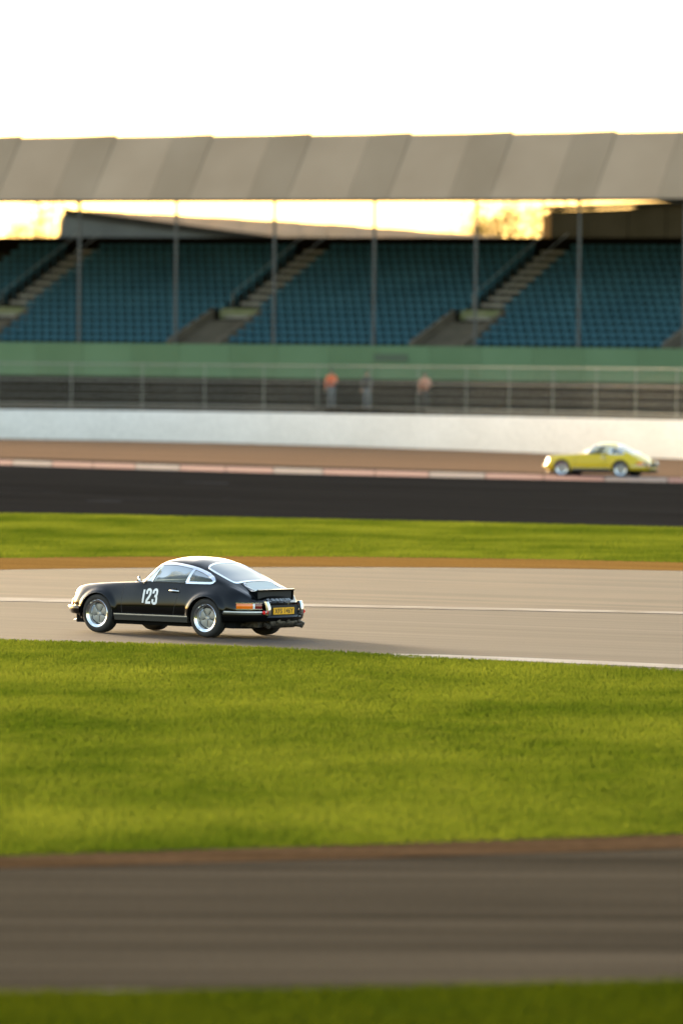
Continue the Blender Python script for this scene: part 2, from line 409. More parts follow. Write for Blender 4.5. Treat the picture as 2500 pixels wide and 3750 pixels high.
M_base = mat('brown_base_wall', (.052, .034, .017), .95, spec=.0, noise=(.7, 5), col2=(.075, .050, .027))
M_column = mat('column_grey', (.075, .072, .065), .6)
BAY = 5.70; ZB, ZT = 11.94, 15.25
fr_b = []
k0 = -5
tipx = (185 * 1.5944 - 1250) / 73.8 / math.cos(ANG) * .985      # a ridge tip measured in the photo
for k in range(-9, 8):
    t1 = tipx + BAY * k                     # tip: right end of the darker facet at the top
    t0 = t1 - BAY * .385                    # start of the darker facet
    pv = t1 - BAY
    # light facet pv..t0, dark facet t0..t1 with fold shade in its colour ; the membrane rises 3.3 m while going back 2.4 m
    def facet(a, c, na, nc, za, zc, m, nm):
        b = MB(); th = Vector((0, .12, 0))
        q = [Vector((a, na, ZB)), Vector((c, nc, ZB)), Vector((c, 2.4 + nc, zc)), Vector((a, 2.4 + na, za))]
        b.hexa([q[0], q[1], q[1] + th, q[0] + th], [q[3], q[2], q[2] + th, q[3] + th]); b.build(nm, m, st)
    if pv > U0 - 2 and t1 < U1 + 3:
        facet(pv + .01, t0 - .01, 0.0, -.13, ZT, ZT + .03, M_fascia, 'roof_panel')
        facet(t0 + .01, t1 - .01, -.13, 0.0, ZT + .03, ZT + .10, M_fascia_shade, 'roof_panel')
# gutter at the lower edge, and the deck behind
MB().box((0, -.02, ZB - .06), (U1 - U0, .5, .11)).build('gutter', M_deck, st)
MB().hexa([Vector((U0, .4, ZB + .06)), Vector((U1, .4, ZB + .06)), Vector((U1, 15.5, ZB + .85)), Vector((U0, 15.5, ZB + .85))],
          [Vector((U0, 2.6, ZT - .1)), Vector((U1, 2.6, ZT - .1)), Vector((U1, 15.5, ZT - .2)), Vector((U0, 15.5, ZT - .2))]).build('roof_deck', M_deck, st)
NR = 16; RISE, GO, Z1, N1 = .345, .80, 4.30, .9
aisles = [-36.65, -22.75, -8.85, 5.05, 18.95]
AW = 1.35
for i in range(NR):
    z = Z1 + RISE * i; n0 = N1 + GO * i
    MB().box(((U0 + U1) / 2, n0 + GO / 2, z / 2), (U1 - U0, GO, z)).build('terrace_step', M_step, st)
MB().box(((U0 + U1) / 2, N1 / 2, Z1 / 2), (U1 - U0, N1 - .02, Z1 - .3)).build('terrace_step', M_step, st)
# aisle treads: two to a terrace
tm = MB().box((0, 0, 0), (AW, .30, .16)).mesh('stair_tread'); tm.materials.append(M_tread)
for a in aisles:
    for i in range(NR):
        if i < 5: continue
        for h in (0,):
            o = link_mesh('stair_tread', tm, M_tread, st); o.location = (a, N1 + GO * i + .12, Z1 + RISE * i + .07 + .17 * h - .17 + .18)
# vomitories: brown stair openings at the foot of each aisle
M_vom = mat('brown_rendered_wall', (.075, .06, .04), .9, noise=(1.2, 5), col2=(.11, .088, .06))
M_olive = mat('olive_panel', (.13, .14, .05), .7, noise=(2, 3), col2=(.17, .17, .08))
for a in aisles:
    for sx in (-1, 1):
        MB().hexa([Vector((a + sx * 1.45 - .08, .5, 3.2)), Vector((a + sx * 1.45 + .08, .5, 3.2)), Vector((a + sx * 1.45 + .08, 5.0, 3.2)), Vector((a + sx * 1.45 - .08, 5.0, 3.2))],
                  [Vector((a + sx * 1.45 - .08, .5, 4.9)), Vector((a + sx * 1.45 + .08, .5, 4.9)), Vector((a + sx * 1.45 + .08, 5.0, 6.55)), Vector((a + sx * 1.45 - .08, 5.0, 6.55))]).build('stair_side_wall', M_vom, st)
    b = MB()
    for i in range(10): b.box((a, .6 + i * .42, 4.0 + i * .172), (2.74, .42, .7))
    b.build('stair_flight', M_vom, st)
    MB().box((a, 5.2, 6.15), (2.3, .1, .75)).build('landing_panel', M_olive, st)
    for sx in (-1, 1):
        pts_ = [Vector((a + sx * .68, 5.6, 6.4)), Vector((a + sx * .68, 5.6, 7.3)), Vector((a + sx * .68, 13.2, 10.5))]
        MB().tube(pts_, .02, 6).build('handrail', M_steel, st)
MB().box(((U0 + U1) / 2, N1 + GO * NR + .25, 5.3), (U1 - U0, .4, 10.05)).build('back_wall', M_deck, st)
for k in range(-9, 8):                       # slim front columns under each ridge
    u = tipx + BAY * k - 1.0
    if U0 < u < U1:
        MB().box((u, .55, ZB / 2), (.11, .11, ZB - .12)).build('column', M_column, st)
u = U0; k = 0
while u < U1 - .1:
    w = 2.85
    MB().box((u + w / 2, 0, 3.87), (w - .02, .12, 1.66)).build('front_board', M_green if (k // 1) % 2 else M_green2, st); u += w; k += 1
u = U0
while u < U1 - .1:
    w = 3.8
    MB().box((u + w / 2, .10, 1.52), (w - .04, .12, 3.03)).build('base_panel', M_base, st); u += w
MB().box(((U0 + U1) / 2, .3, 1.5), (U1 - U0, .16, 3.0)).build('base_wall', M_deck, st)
# dull plaque on the green boards
MB().box((2.85, -.09, 4.12), (1.9, .05, .36)).build('plaque', mat('plaque_dull_green', (.06, .085, .05), .7), st)

# seats
M_seat = mat('blue_plastic_seat', (.032, .092, .118), .7, spec=.1, noise=(.35, 3), col2=(.046, .125, .155))
sb = MB(); sb.box((0, .02, .44), (.44, .36, .04)); sb.hexa([Vector((-.21, .20, .60)), Vector((.21, .20, .60)), Vector((.21, .24, .60)), Vector((-.21, .24, .60))],
          [Vector((-.20, .25, .80)), Vector((.20, .25, .80)), Vector((.20, .29, .80)), Vector((-.20, .29, .80))]); sb.box((0, .2, .3), (.06, .04, .6))
seat_me = sb.mesh('seat'); seat_me.materials.append(M_seat)
spots = []
for i in range(NR - 1):
    z = Z1 + RISE * i; n0 = N1 + GO * i
    u = -26.6
    while u < U1 - .3:
        half = 1.62 if i < 5 else AW / 2 + .25
        if not any(abs(u - a) < half for a in aisles): spots.append((u, n0 + .35, z, i))
        u += .50
def vis(s_):    # in view of the photograph?
    w = S0 + Matrix.Rotation(-ANG, 3, 'Z') @ Vector((s_[0], s_[1], 0)); return abs(w.x / w.y) < 1290 / F_PX
ind = [s_ for s_ in spots if vis(s_)]; ind.sort(key=lambda q: (q[3], q[0])); ind = ind[:300]; keep = set(ind)
for s_ in ind:
    o = link_mesh('seat', seat_me, M_seat, st); o.location = (s_[0], s_[1], s_[2])
big = MB()
for s_ in spots:
    if s_ in keep: continue
    big.add([Vector(v) + Vector(s_[:3]) for v in sb.v], sb.f)
o = big.build('seats', M_seat, st); o['kind'] = 'stuff'

# ------------------------------------------------------------------ buildings and trees seen through the gap under the roof
M_rib = mat('ribbed_cladding', (.09, .085, .072), .8, spec=.2, noise=(.5, 3), col2=(.115, .11, .092))
M_beam = mat('dark_verge', (.022, .018, .012), .9, spec=.1)
M_tanroof = mat('tan_roof', (.27, .18, .105), .95, spec=.0, noise=(.4, 4), col2=(.34, .23, .145))
YB = 400.0
hall = empty('hall', P(700, 860, YB) - Vector((0, 0, P(700, 860, YB).z))); tag(hall, 'low hall with ribbed grey gable and tan roof behind the left grandstand', 'building')
HL = hall.location
def beam_y(px): return 764 + (px - 240) * (852 - 764) / (900 - 240)
yb = lambda px: P(px, 880, YB)
nrib = 22
for k in range(nrib):
    ya = 782 + k * 9.0; yb_ = ya + 8.2
    # span of the cladding at this height, cut by the sloping verge
    xr = 240 + max(0, (ya - 764 - 14)) / (88 / 660.) if False else None
    xL = 222 + max(-8, (800 - ya)) * .3 if ya < 860 else 205
    xR = 240 + (ya + 4 - 764 - 4) * 660 / 88.
    xR = min(xR, 1700)
    if xR <= xL + 4: continue
    p0, p1 = P(xL, yb_, YB), P(xR, yb_, YB); q0, q1 = P(xL, ya, YB), P(xR, ya, YB)
    d = Vector((0, .25, 0)); tz = Vector((0, -.05, 0))
    MB().hexa([p0 - HL + tz, p1 - HL + tz, p1 - HL + d, p0 - HL + d], [q0 - HL, q1 - HL, q1 - HL + d, q0 - HL + d]).build('cladding_rib', M_rib, hall)
_c = [P(212, 868, YB + .3), P(1000, 868, YB + .3), P(245, 774, YB + .3)]; _d = Vector((0, .3, 0))
MB().add([_c[0] - HL, _c[1] - HL, _c[2] - HL, _c[0] + _d - HL, _c[1] + _d - HL, _c[2] + _d - HL], [(0, 1, 2), (5, 4, 3), (0, 3, 4, 1), (1, 4, 5, 2), (2, 5, 3, 0)]).build('gable_backing', M_beam, hall)
a, c = P(205, 860, YB), P(1700, 860, YB)
MB().hexa([Vector((a.x, YB + .3, 0)) - HL, Vector((c.x, YB + .3, 0)) - HL, Vector((c.x, YB + 24, 0)) - HL, Vector((a.x, YB + 24, 0)) - HL],
          [Vector((a.x, YB + .3, a.z - .3)) - HL, Vector((c.x, YB + .3, c.z - .4)) - HL, Vector((c.x, YB + 24, c.z - .4)) - HL, Vector((a.x, YB + 24, a.z - .3)) - HL]).build('wall', M_base, hall)
a0, a1 = P(236, 762, YB), P(1120, 880, YB); b0, b1 = P(236, 786, YB), P(1120, 902, YB); dk = Vector((0, .5, 0)); fr = Vector((0, -.25, 0))
MB().hexa([b0 - HL + fr, b1 - HL + fr, b1 - HL + dk, b0 - HL + dk], [a0 - HL + fr, a1 - HL + fr, a1 - HL + dk, a0 - HL + dk]).build('verge_beam', M_beam, hall)
# tan roof strips rising behind the verge
top = [(236, 765), (530, 780), (900, 801), (1250, 822), (1560, 846), (1900, 872)]
def topy(x): return interp_line(top, x)
def lowy(x): return 764 + (x - 240) * 88 / 660.
x = 236.0
while x < 1840:
    x2 = x + 107
    p0, p1 = P(x, min(lowy(x), 905) + 3, YB + .6), P(x2 + 2, min(lowy(x2), 905) + 3, YB + .6)
    q0, q1 = P(x, topy(x), YB + 14), P(x2 + 2, topy(x2), YB + 14)
    dn = Vector((0, 0, -.12)); sh = Vector((0, 0, .035 * (int(x) % 2))); p0, p1, q0, q1 = p0 + sh, p1 + sh, q0 + sh, q1 + sh
    MB().hexa([p0 - HL + dn, p1 - HL + dn, q1 - HL + dn, q0 - HL + dn], [p0 - HL, p1 - HL, q1 - HL, q0 - HL]).build('roof_sheet', M_tanroof, hall); x = x2

M_shed = mat('brown_shed_boards', (.035, .024, .011), .95, spec=.0, noise=(.5, 4), col2=(.05, .034, .017))
YS = 388.0
shed = empty('shed', Vector((P(2300, 860, YS).x, YS, 0))); tag(shed, 'dark brown windowless building behind the right end of the grandstand', 'building')
SL = shed.location
xs = [2015, 2150, 2300, 2440, 2600, 2760]; ty = [772, 768, 762, 745, 738, 738]
for i in range(len(xs) - 1):
    a, c = P(xs[i] + 1, ty[i], YS), P(xs[i + 1] - 2, ty[i + 1] if i else ty[1], YS); e = Vector((0, 16, 0))
    g0, g1 = Vector((a.x, YS, 0)), Vector((c.x, YS, 0))
    MB().hexa([g0 - SL, g1 - SL, g1 + e - SL, g0 + e - SL], [a - SL, c - SL, c + e - SL, a + e - SL]).build('wall_panel', M_shed, shed)
a, c = P(1990, 764, YS - .4), P(2440, 745, YS - .4); c2 = P(2780, 729, YS - .4)
for q0, q1 in ((a, c), (c, c2)):
    e = Vector((0, 17, .2)); z_ = Vector((0, 0, .16))
    MB().hexa([q0 - SL, q1 - SL, q1 + e - SL, q0 + e - SL], [q0 + z_ - SL, q1 + z_ - SL, q1 + e + z_ - SL, q0 + e + z_ - SL]).build('roof_edge', M_beam, shed)

# bare trees against the bright sky
M_bark = mat('bark', (.10, .07, .045), .9, noise=(3, 4), col2=(.15, .11, .07))
M_leafb = grass_mat('thin_winter_leaves', (.10, .075, .02), (.15, .11, .03), (.2, .15, .05))
def bare_tree(px, ptop, Y, spread, label, leaves=900, seed=1):
    rg = random.Random(seed); base = P(px, HY, Y); base.z = 0; H = P(px, ptop, Y).z
    root = empty('bare_tree', base); tag(root, label, 'tree', 'winter trees behind the grandstand')
    tk = MB(); cr = MB(); tips = []
    def grow(p, d, L_, r_, n, b):
        pts = [p]; rr = [r_]; q = p.copy(); dd = d.copy()
        for i in range(3):
            dd = (dd + Vector((rg.gauss(0, .14), rg.gauss(0, .14), rg.gauss(.05, .08)))).normalized(); q = q + dd * L_ / 3; pts.append(q.copy()); rr.append(r_ * (1 - .18 * (i + 1)))
        b.tube(pts, rr, 5, False)
        if n == 0: tips.append(q); return
        for i in range(rg.choice((3, 3, 4))):
            w = rg.uniform(0, 6.28); t_ = rg.uniform(.35, .8); nd = (dd + Vector((math.cos(w) * t_, math.sin(w) * t_, rg.uniform(-.1, .3)))).normalized()
            grow(pts[rg.choice((2, 3))], nd, L_ * rg.uniform(.6, .8) * (spread if n > 2 else 1), r_ * .55, n - 1, cr)
    grow(Vector((0, 0, 0)), Vector((0, 0, 1)), H * .42, .22, 5, tk)
    zmax = max(t_.z for t_ in tips); k = H / zmax
    tk.v = [(v[0] * k, v[1] * k, v[2] * k) for v in tk.v]; cr.v = [(v[0] * k, v[1] * k, v[2] * k) for v in cr.v]
    tk.build('trunk', M_bark, root); o = cr.build('crown', M_bark, root); o['kind'] = 'stuff'
    if leaves:
        V = np.zeros((leaves, 3, 3))
        for i in range(leaves):
            t_ = rg.choice(tips) * k + Vector((rg.gauss(0, .35), rg.gauss(0, .35), rg.gauss(0, .3)))
            for j in range(3): V[i, j] = t_ + Vector((rg.gauss(0, .08), rg.gauss(0, .08), rg.gauss(0, .08)))
        o = link_mesh('leaves', tri_mesh('leaves', V), M_leafb, root); o['kind'] = 'stuff'
bare_tree(-60, 690, 470, 1.0, 'bare winter tree at the far left of the gap under the grandstand roof', 2600, 3)
bare_tree(150, 780, 465, 1.0, 'small bare tree just left of the ribbed hall gable', 1200, 5)
bare_tree(1620, 742, 455, 1.0, 'thin bare tree above the right end of the tan roof', 700, 8)
bare_tree(1800, 752, 470, 1.1, 'twiggy bare tree in the middle of the right-hand bright gap', 1300, 13)
bare_tree(1960, 715, 460, 1.0, 'denser tree touching the left corner of the brown building', 7000, 21)

# ------------------------------------------------------------------ classic coupe
def pchip(xk, yk, x):
    xk = np.asarray(xk, float); yk = np.asarray(yk, float); h = np.diff(xk); d = np.diff(yk) / h; m = np.zeros(len(xk))
    m[0], m[-1] = d[0], d[-1]
    for i in range(1, len(xk) - 1):
        if d[i - 1] * d[i] > 0:
            w1, w2 = 2 * h[i] + h[i - 1], h[i] + 2 * h[i - 1]; m[i] = (w1 + w2) / (w1 / d[i - 1] + w2 / d[i])
    x = np.clip(x, xk[0], xk[-1]); i = np.clip(np.searchsorted(xk, x) - 1, 0, len(xk) - 2); t = (x - xk[i]) / h[i]
    return (2*t**3 - 3*t**2 + 1) * yk[i] + (t**3 - 2*t**2 + t) * h[i] * m[i] + (-2*t**3 + 3*t**2) * yk[i + 1] + (t**3 - t**2) * h[i] * m[i + 1]
TB = {   # control lines of the body: X -> (half width, height)
 0: [(1.92,.44,.30),(1.8,.60,.25),(1.5,.72,.22),(.8,.765,.225),(-.8,.765,.225),(-1.5,.76,.27),(-1.8,.72,.31),(-2.04,.60,.34)],
 1: [(1.92,.52,.40),(1.8,.695,.46),(1.5,.765,.49),(1.135,.795,.50),(.8,.79,.48),(.3,.797,.47),(-.4,.80,.47),(-.8,.815,.49),(-1.135,.832,.51),(-1.5,.82,.48),(-1.8,.78,.45),(-2.04,.66,.42)],
 2: [(1.92,.48,.49),(1.8,.645,.60),(1.4,.728,.68),(1.135,.748,.695),(.8,.745,.69),(.3,.762,.69),(-.3,.768,.69),(-.7,.772,.70),(-1.135,.79,.70),(-1.5,.775,.665),(-1.8,.735,.60),(-2.04,.62,.50)],
 3: [(1.92,.40,.565),(1.86,.50,.655),(1.8,.55,.71),(1.7,.58,.745),(1.4,.61,.792),(1.0,.64,.82),(.6,.675,.838),(.28,.70,.85),(0,.705,.855),(-.5,.70,.86),(-1.0,.680,.868),(-1.25,.668,.862),(-1.5,.66,.815),(-1.75,.64,.745),(-1.92,.60,.665),(-2.04,.55,.56)],
 4: [(1.92,.33,.57),(1.8,.44,.685),(1.4,.49,.765),(1.0,.52,.808),(.6,.57,.845),(.4,.62,.858),(.28,.655,.868),(.15,.675,.90),(0,.675,.95),(-.1,.67,.97),(-.3,.665,1.0),(-.6,.66,1.0),(-.87,.655,.985),(-1.1,.647,.955),(-1.3,.63,.905),(-1.5,.60,.845),(-1.7,.57,.775),(-1.9,.53,.68),(-2.04,.47,.563)],
 5: [(1.92,.22,.572),(1.8,.31,.665),(1.4,.34,.748),(1.0,.37,.80),(.6,.45,.853),(.4,.56,.868),(.28,.60,.893),(.15,.62,.985),(0,.588,1.125),(-.1,.565,1.172),(-.3,.55,1.193),(-.6,.55,1.170),(-.87,.545,1.105),(-1.1,.538,1.025),(-1.3,.53,.95),(-1.5,.51,.868),(-1.7,.47,.775),(-1.9,.41,.662),(-2.04,.36,.566)],
 6: [(1.92,.11,.574),(1.8,.16,.66),(1.4,.18,.742),(1.0,.20,.80),(.6,.25,.868),(.5,.30,.885),(.4,.33,.935),(.28,.34,1.01),(.15,.34,1.095),(0,.33,1.19),(-.1,.335,1.235),(-.3,.33,1.262),(-.6,.33,1.247),(-.87,.33,1.178),(-1.1,.33,1.088),(-1.3,.33,.992),(-1.5,.32,.902),(-1.7,.29,.79),(-1.9,.24,.668),(-2.04,.2,.568)],
 7: [(1.92,0,.575),(1.8,0,.66),(1.5,0,.72),(1.2,0,.778),(.9,0,.832),(.62,0,.875),(.52,0,.895),(.4,0,.972),(.28,0,1.055),(.15,0,1.14),(0,0,1.23),(-.1,0,1.262),(-.3,0,1.285),(-.5,0,1.28),(-.7,0,1.252),(-.87,0,1.2),(-1.1,0,1.105),(-1.3,0,1.01),(-1.5,0,.915),(-1.7,0,.80),(-1.9,0,.67),(-1.98,0,.622),(-2.04,0,.57)],
}
NS, SUB = 190, 9
XN = np.linspace(1.92, -2.04, NS)
CP = np.zeros((8, NS, 2))
for k, tb in TB.items():
    a = np.array(sorted(tb)); CP[k, :, 0] = pchip(a[:, 0], a[:, 1], XN); CP[k, :, 1] = pchip(a[:, 0], a[:, 2], XN)
def section(i):
    c = [CP[k, i] for k in range(8)]; c = [2 * c[0] - c[1]] + c + [np.array([-c[6][0], c[6][1]])]
    out = []
    for s_ in range(1, 8):
        p0, p1, p2, p3 = c[s_ - 1], c[s_], c[s_ + 1], c[s_ + 2]
        for j in range(SUB):
            t = j / SUB
            d01 = max(np.linalg.norm(p1 - p0), 1e-4) ** .5; d12 = max(np.linalg.norm(p2 - p1), 1e-4) ** .5; d23 = max(np.linalg.norm(p3 - p2), 1e-4) ** .5
            m1 = (p1 - p0) / d01 - (p2 - p0) / (d01 + d12) + (p2 - p1) / d12; m2 = (p2 - p1) / d12 - (p3 - p1) / (d12 + d23) + (p3 - p2) / d23
            m1 = m1 * d12; m2 = m2 * d12
            out.append((2*t**3-3*t**2+1)*p1 + (t**3-2*t**2+t)*m1 + (-2*t**3+3*t**2)*p2 + (t**3-t**2)*m2)
    out.append(c[8]); return np.array(out)
SEC = np.array([section(i) for i in range(NS)])           # NS x NP x (y,z)
NP_ = SEC.shape[1]
def bow(x): return np.where(x > 1.1, .22 * np.clip((x - 1.1) / .82, 0, 1) ** 2.2, np.where(x < -1.4, -.28 * np.clip((-1.4 - x) / .64, 0, 1) ** 1.8, 0))
BX = XN[:, None] - bow(XN)[:, None] * (np.abs(SEC[:, :, 0]) / .8) ** 2
BY = SEC[:, :, 0].copy(); BZ = SEC[:, :, 1].copy()
WF, WR, WZ = 1.135, -1.135, .312
ARF, ARR = .345, .352
for wx, ar, am in ((WF, ARF, .030), (WR, ARR, .034)):      # swollen wheel arches
    r_ = np.hypot(BX - wx, BZ - WZ); w = np.clip(1 - (r_ - ar) / .10, 0, 1); w = np.where(r_ < ar, 1, w); w = w * w * (3 - 2 * w)
    BY += np.where(BZ < .80, am * w * np.clip((.80 - BZ) / .1, 0, 1), 0)
def side_y(x, z):
    i = int(np.clip(np.argmin(np.abs(BX[:, 20] - x)), 1, NS - 2)); jmax = 5 * SUB + 4
    best = None
    for j in range(0, jmax):
        z0, z1 = BZ[i, j], BZ[i, j + 1]
        if (z0 <= z <= z1) or (z1 <= z <= z0):
            t = (z - z0) / (z1 - z0 + 1e-9); best = BY[i, j] + (BY[i, j + 1] - BY[i, j]) * t; break
    return best if best is not None else (BY[i, 0] if z < BZ[i, 0] else BY[i, jmax])
def top_z(x, y):
    y = abs(y); xn = x
    for _ in range(3): xn = x + float(bow(np.array(xn))) * (y / .8) ** 2
    i = (1.92 - xn) / 3.96 * (NS - 1); i = min(max(i, 0), NS - 1.001); i0 = int(i); t = i - i0
    def f(q):
        yy = BY[q, 2 * SUB:][::-1]; zz = BZ[q, 2 * SUB:][::-1]; return float(np.interp(y, yy, zz))
    return f(i0) * (1 - t) + f(i0 + 1) * t
def inpoly(px, pz, poly):
    r_ = np.zeros(px.shape, bool); n = len(poly)
    for i in range(n):
        x0, z0 = poly[i]; x1, z1 = poly[(i + 1) % n]
        c = ((z0 > pz) != (z1 > pz)) & (px < (x1 - x0) * (pz - z0) / ((z1 - z0) if z1 != z0 else 1e-9) + x0); r_ ^= c
    return r_
def smooth_poly(pts, n=8, closed=True):
    out = []; m = len(pts)
    for i in range(m if closed else m - 1):
        g = lambda k: np.array(pts[k % m] if closed else pts[min(max(k, 0), m - 1)], float)
        p0, p1, p2, p3 = g(i - 1), g(i), g(i + 1), g(i + 2)
        for j in range(n):
            t = j / n; out.append(tuple(.5 * (2*p1 + (p2-p0)*t + (2*p0-5*p1+4*p2-p3)*t*t + (3*p1-p0-3*p2+p3)*t**3)))
    if not closed: out.append(tuple(pts[-1]))
    return out
DLO = [(.245,.868),(.08,1.02),(-.03,1.128),(-.09,1.165),(-.20,1.174),(-.40,1.168),(-.71,1.122),(-.95,1.052),(-1.10,.985),(-1.175,.935),(-1.19,.905),(-1.16,.885),(-1.08,.878)]
RWIN = [(-.885,0),(-.89,.30),(-.905,.42),(-.95,.475),(-1.1,.492),(-1.3,.497),(-1.42,.490),(-1.475,.45),(-1.495,.35),(-1.505,0)]
RW = RWIN + [(x, -y) for x, y in RWIN[::-1]][1:-1]
WS = [(.50,0),(.46,.25),(.37,.42),(.30,.50),(.20,.535),(.06,.50),(-.01,.455),(-.015,.38),(.005,.2),(.01,0)]
WSP = WS + [(x, -y) for x, y in WS[::-1]][1:-1]
VX = np.concatenate([BX, BX[:, -2::-1]], 1); VY = np.concatenate([BY, -BY[:, -2::-1]], 1); VZ = np.concatenate([BZ, BZ[:, -2::-1]], 1)
NPP = VX.shape[1]
cx_ = (VX[:-1, :-1] + VX[1:, :-1] + VX[:-1, 1:] + VX[1:, 1:]) / 4
cy_ = (VY[:-1, :-1] + VY[1:, :-1] + VY[:-1, 1:] + VY[1:, 1:]) / 4
cz_ = (VZ[:-1, :-1] + VZ[1:, :-1] + VZ[:-1, 1:] + VZ[1:, 1:]) / 4
jj = np.arange(NPP - 1)[None, :].repeat(NS - 1, 0); jf = np.minimum(jj, NPP - 2 - jj)
m_side = inpoly(cx_, cz_, DLO) & (jf >= 3 * SUB - 3) & (jf < 5 * SUB + 3) & (np.abs(cy_) > .5)
m_rear = inpoly(cx_, cy_, RW) & (jf >= 4 * SUB)
m_ws = inpoly(cx_, cy_, WSP) & (jf >= 4 * SUB)
m_arch = ((np.hypot(cx_ - WF, cz_ - WZ) < ARF) | (np.hypot(cx_ - WR, cz_ - WZ) < ARR)) & (np.abs(cy_) > .4) & (cz_ < .75)
cut = m_side | m_rear | m_ws | m_arch
AXv, AZv = VX.copy(), VZ.copy()
keepf = ~cut
for i in range(NS):
    for j in range(NPP):
        fs_ = [(i + a, j + c) for a in (-1, 0) for c in (-1, 0) if 0 <= i + a < NS - 1 and 0 <= j + c < NPP - 1]
        if any(m_arch[f] for f in fs_) and any(keepf[f] for f in fs_):
            for wx, ar in ((WF, ARF), (WR, ARR)):
                dx, dz = VX[i, j] - wx, VZ[i, j] - WZ; r_ = math.hypot(dx, dz)
                if abs(r_ - ar) < .03: AXv[i, j] = wx + dx / r_ * ar; AZv[i, j] = WZ + dz / r_ * ar
def grid_faces(maskf):
    idx = {}; vs = []; fs = []
    ii, jj_ = np.nonzero(maskf)
    def vid(i, j):
        if (i, j) not in idx: idx[(i, j)] = len(vs); vs.append((AXv[i, j], VY[i, j], AZv[i, j]))
        return idx[(i, j)]
    for i, j in zip(ii, jj_): fs.append((vid(i, j), vid(i, j + 1), vid(i + 1, j + 1), vid(i + 1, j)))
    return vs, fs

M_black = mat('black_paint', (.0022, .0021, .0020), .28, 0, .05, coat=1.0)
M_black.node_tree.nodes['Principled BSDF'].inputs['Coat IOR'].default_value = 1.36
M_chrome = mat('bright_trim', (.85, .86, .88), .16, 1.0)
M_satin = mat('satin_aluminium', (.55, .55, .54), .38, .9)
M_rubber = mat('black_rubber', (.012, .012, .012), .65)
M_tyre = mat('tyre_rubber', (.016, .015, .014), .75, noise=(6, 3), col2=(.024, .022, .02))
M_under = mat('underbody_black', (.008, .008, .008), .9, spec=.1)
M_polish = mat('polished_rim', (.82, .83, .85), .13, 1.0)
M_wheelc = mat('wheel_centre', (.34, .33, .30), .5, .5)
M_orange = mat('amber_lens', (.85, .16, .004), .15, 0, .5, coat=.6)
M_redl = mat('dark_red_lens', (.16, .006, .004), .15, 0, .5, coat=.6)
M_red = mat('red_reflector', (.75, .01, .01), .2, 0, .5, coat=.6)
M_clear = mat('clear_lens', (.75, .77, .78), .1, 0, .5, coat=.5)
M_headl = mat('headlamp_glass', (.10, .10, .10), .12, .3, coat=.5)
M_sill = mat('sill_trim_grey', (.075, .072, .065), .45, .2)
M_white = mat('number_white', (.85, .85, .84), .5)
M_plate = mat('number_plate_yellow', (.80, .39, .008), .45)
M_ink = mat('plate_black', (.01, .01, .01), .5)
M_trimc = mat('dark_leather', (.02, .018, .016), .6)
M_metal = mat('exhaust_metal', (.03, .025, .02), .5, .6, noise=(20, 3), col2=(.12, .10, .075))
M_head = mat('pale_headlining', (.35, .32, .27), .9)
def glass_mat(name, tint, dust, dcol=(.55, .6, .55), gloss=.5):
    m = bpy.data.materials.new(name); m.use_nodes = True; t = m.node_tree; L = t.links.new; N = t.nodes.new
    for n in list(t.nodes): t.nodes.remove(n)
    out = N('ShaderNodeOutputMaterial'); tr = N('ShaderNodeBsdfTransparent'); tr.inputs[0].default_value = (*tint, 1)
    gl = N('ShaderNodeBsdfGlossy'); gl.inputs['Roughness'].default_value = .03; gl.inputs['Color'].default_value = (gloss, gloss * 1.03, gloss * 1.01, 1)
    df = N('ShaderNodeBsdfDiffuse'); df.inputs[0].default_value = (*dcol, 1); fr_ = N('ShaderNodeFresnel'); fr_.inputs[0].default_value = 1.45
    a = N('ShaderNodeMixShader'); a.inputs[0].default_value = dust; L(tr.outputs[0], a.inputs[1]); L(df.outputs[0], a.inputs[2])
    c = N('ShaderNodeMixShader'); L(fr_.outputs[0], c.inputs[0]); L(a.outputs[0], c.inputs[1]); L(gl.outputs[0], c.inputs[2]); L(c.outputs[0], out.inputs[0])
    return m
M_glass = glass_mat('window_glass', (.80, .88, .83), .05)
M_glassr = glass_mat('rear_glass', (.80, .88, .82), .08, (.6, .62, .56), .36)

def ribbon_side(b, pts, w, out=.006, sy=1, base=-.004, closed=False):
    """flat strip of width w following (x,z) points on the body side"""
    n = len(pts); vs = []; fs = []
    for i in range(n):
        p = np.array(pts[i]); a = np.array(pts[(i - 1) % n] if closed else pts[max(i - 1, 0)]); c = np.array(pts[(i + 1) % n] if closed else pts[min(i + 1, n - 1)])
        t = c - a; t = t / (np.linalg.norm(t) + 1e-9); nn = np.array([-t[1], t[0]])
        for sgn, o_ in ((-1, base), (-.8, out), (.8, out), (1, base)):
            q = p + nn * w / 2 * sgn; y = side_y(q[0], q[1]) + o_; vs.append((q[0], sy * y, q[1]))
    for i in range(n if closed else n - 1):
        i2 = (i + 1) % n
        for k in range(3): fs.append((i * 4 + k, i * 4 + k + 1, i2 * 4 + k + 1, i2 * 4 + k))
    b.add(vs, fs)
def ribbon_top(b, pts, w, out=.006, closed=True, base=-.004):
    n = len(pts); vs = []; fs = []
    for i in range(n):
        p = np.array(pts[i]); a = np.array(pts[(i - 1) % n]); c = np.array(pts[(i + 1) % n])
        t = c - a; t = t / (np.linalg.norm(t) + 1e-9); nn = np.array([-t[1], t[0]])
        for sgn, o_ in ((-1, base), (-.75, out), (.75, out), (1, base)):
            q = p + nn * w / 2 * sgn; vs.append((q[0], q[1], top_z(q[0], q[1]) + o_))
    for i in range(n if closed else n - 1):
        i2 = (i + 1) % n
        for k in range(3): fs.append((i * 4 + k, i * 4 + k + 1, i2 * 4 + k + 1, i2 * 4 + k))
    b.add(vs, fs)
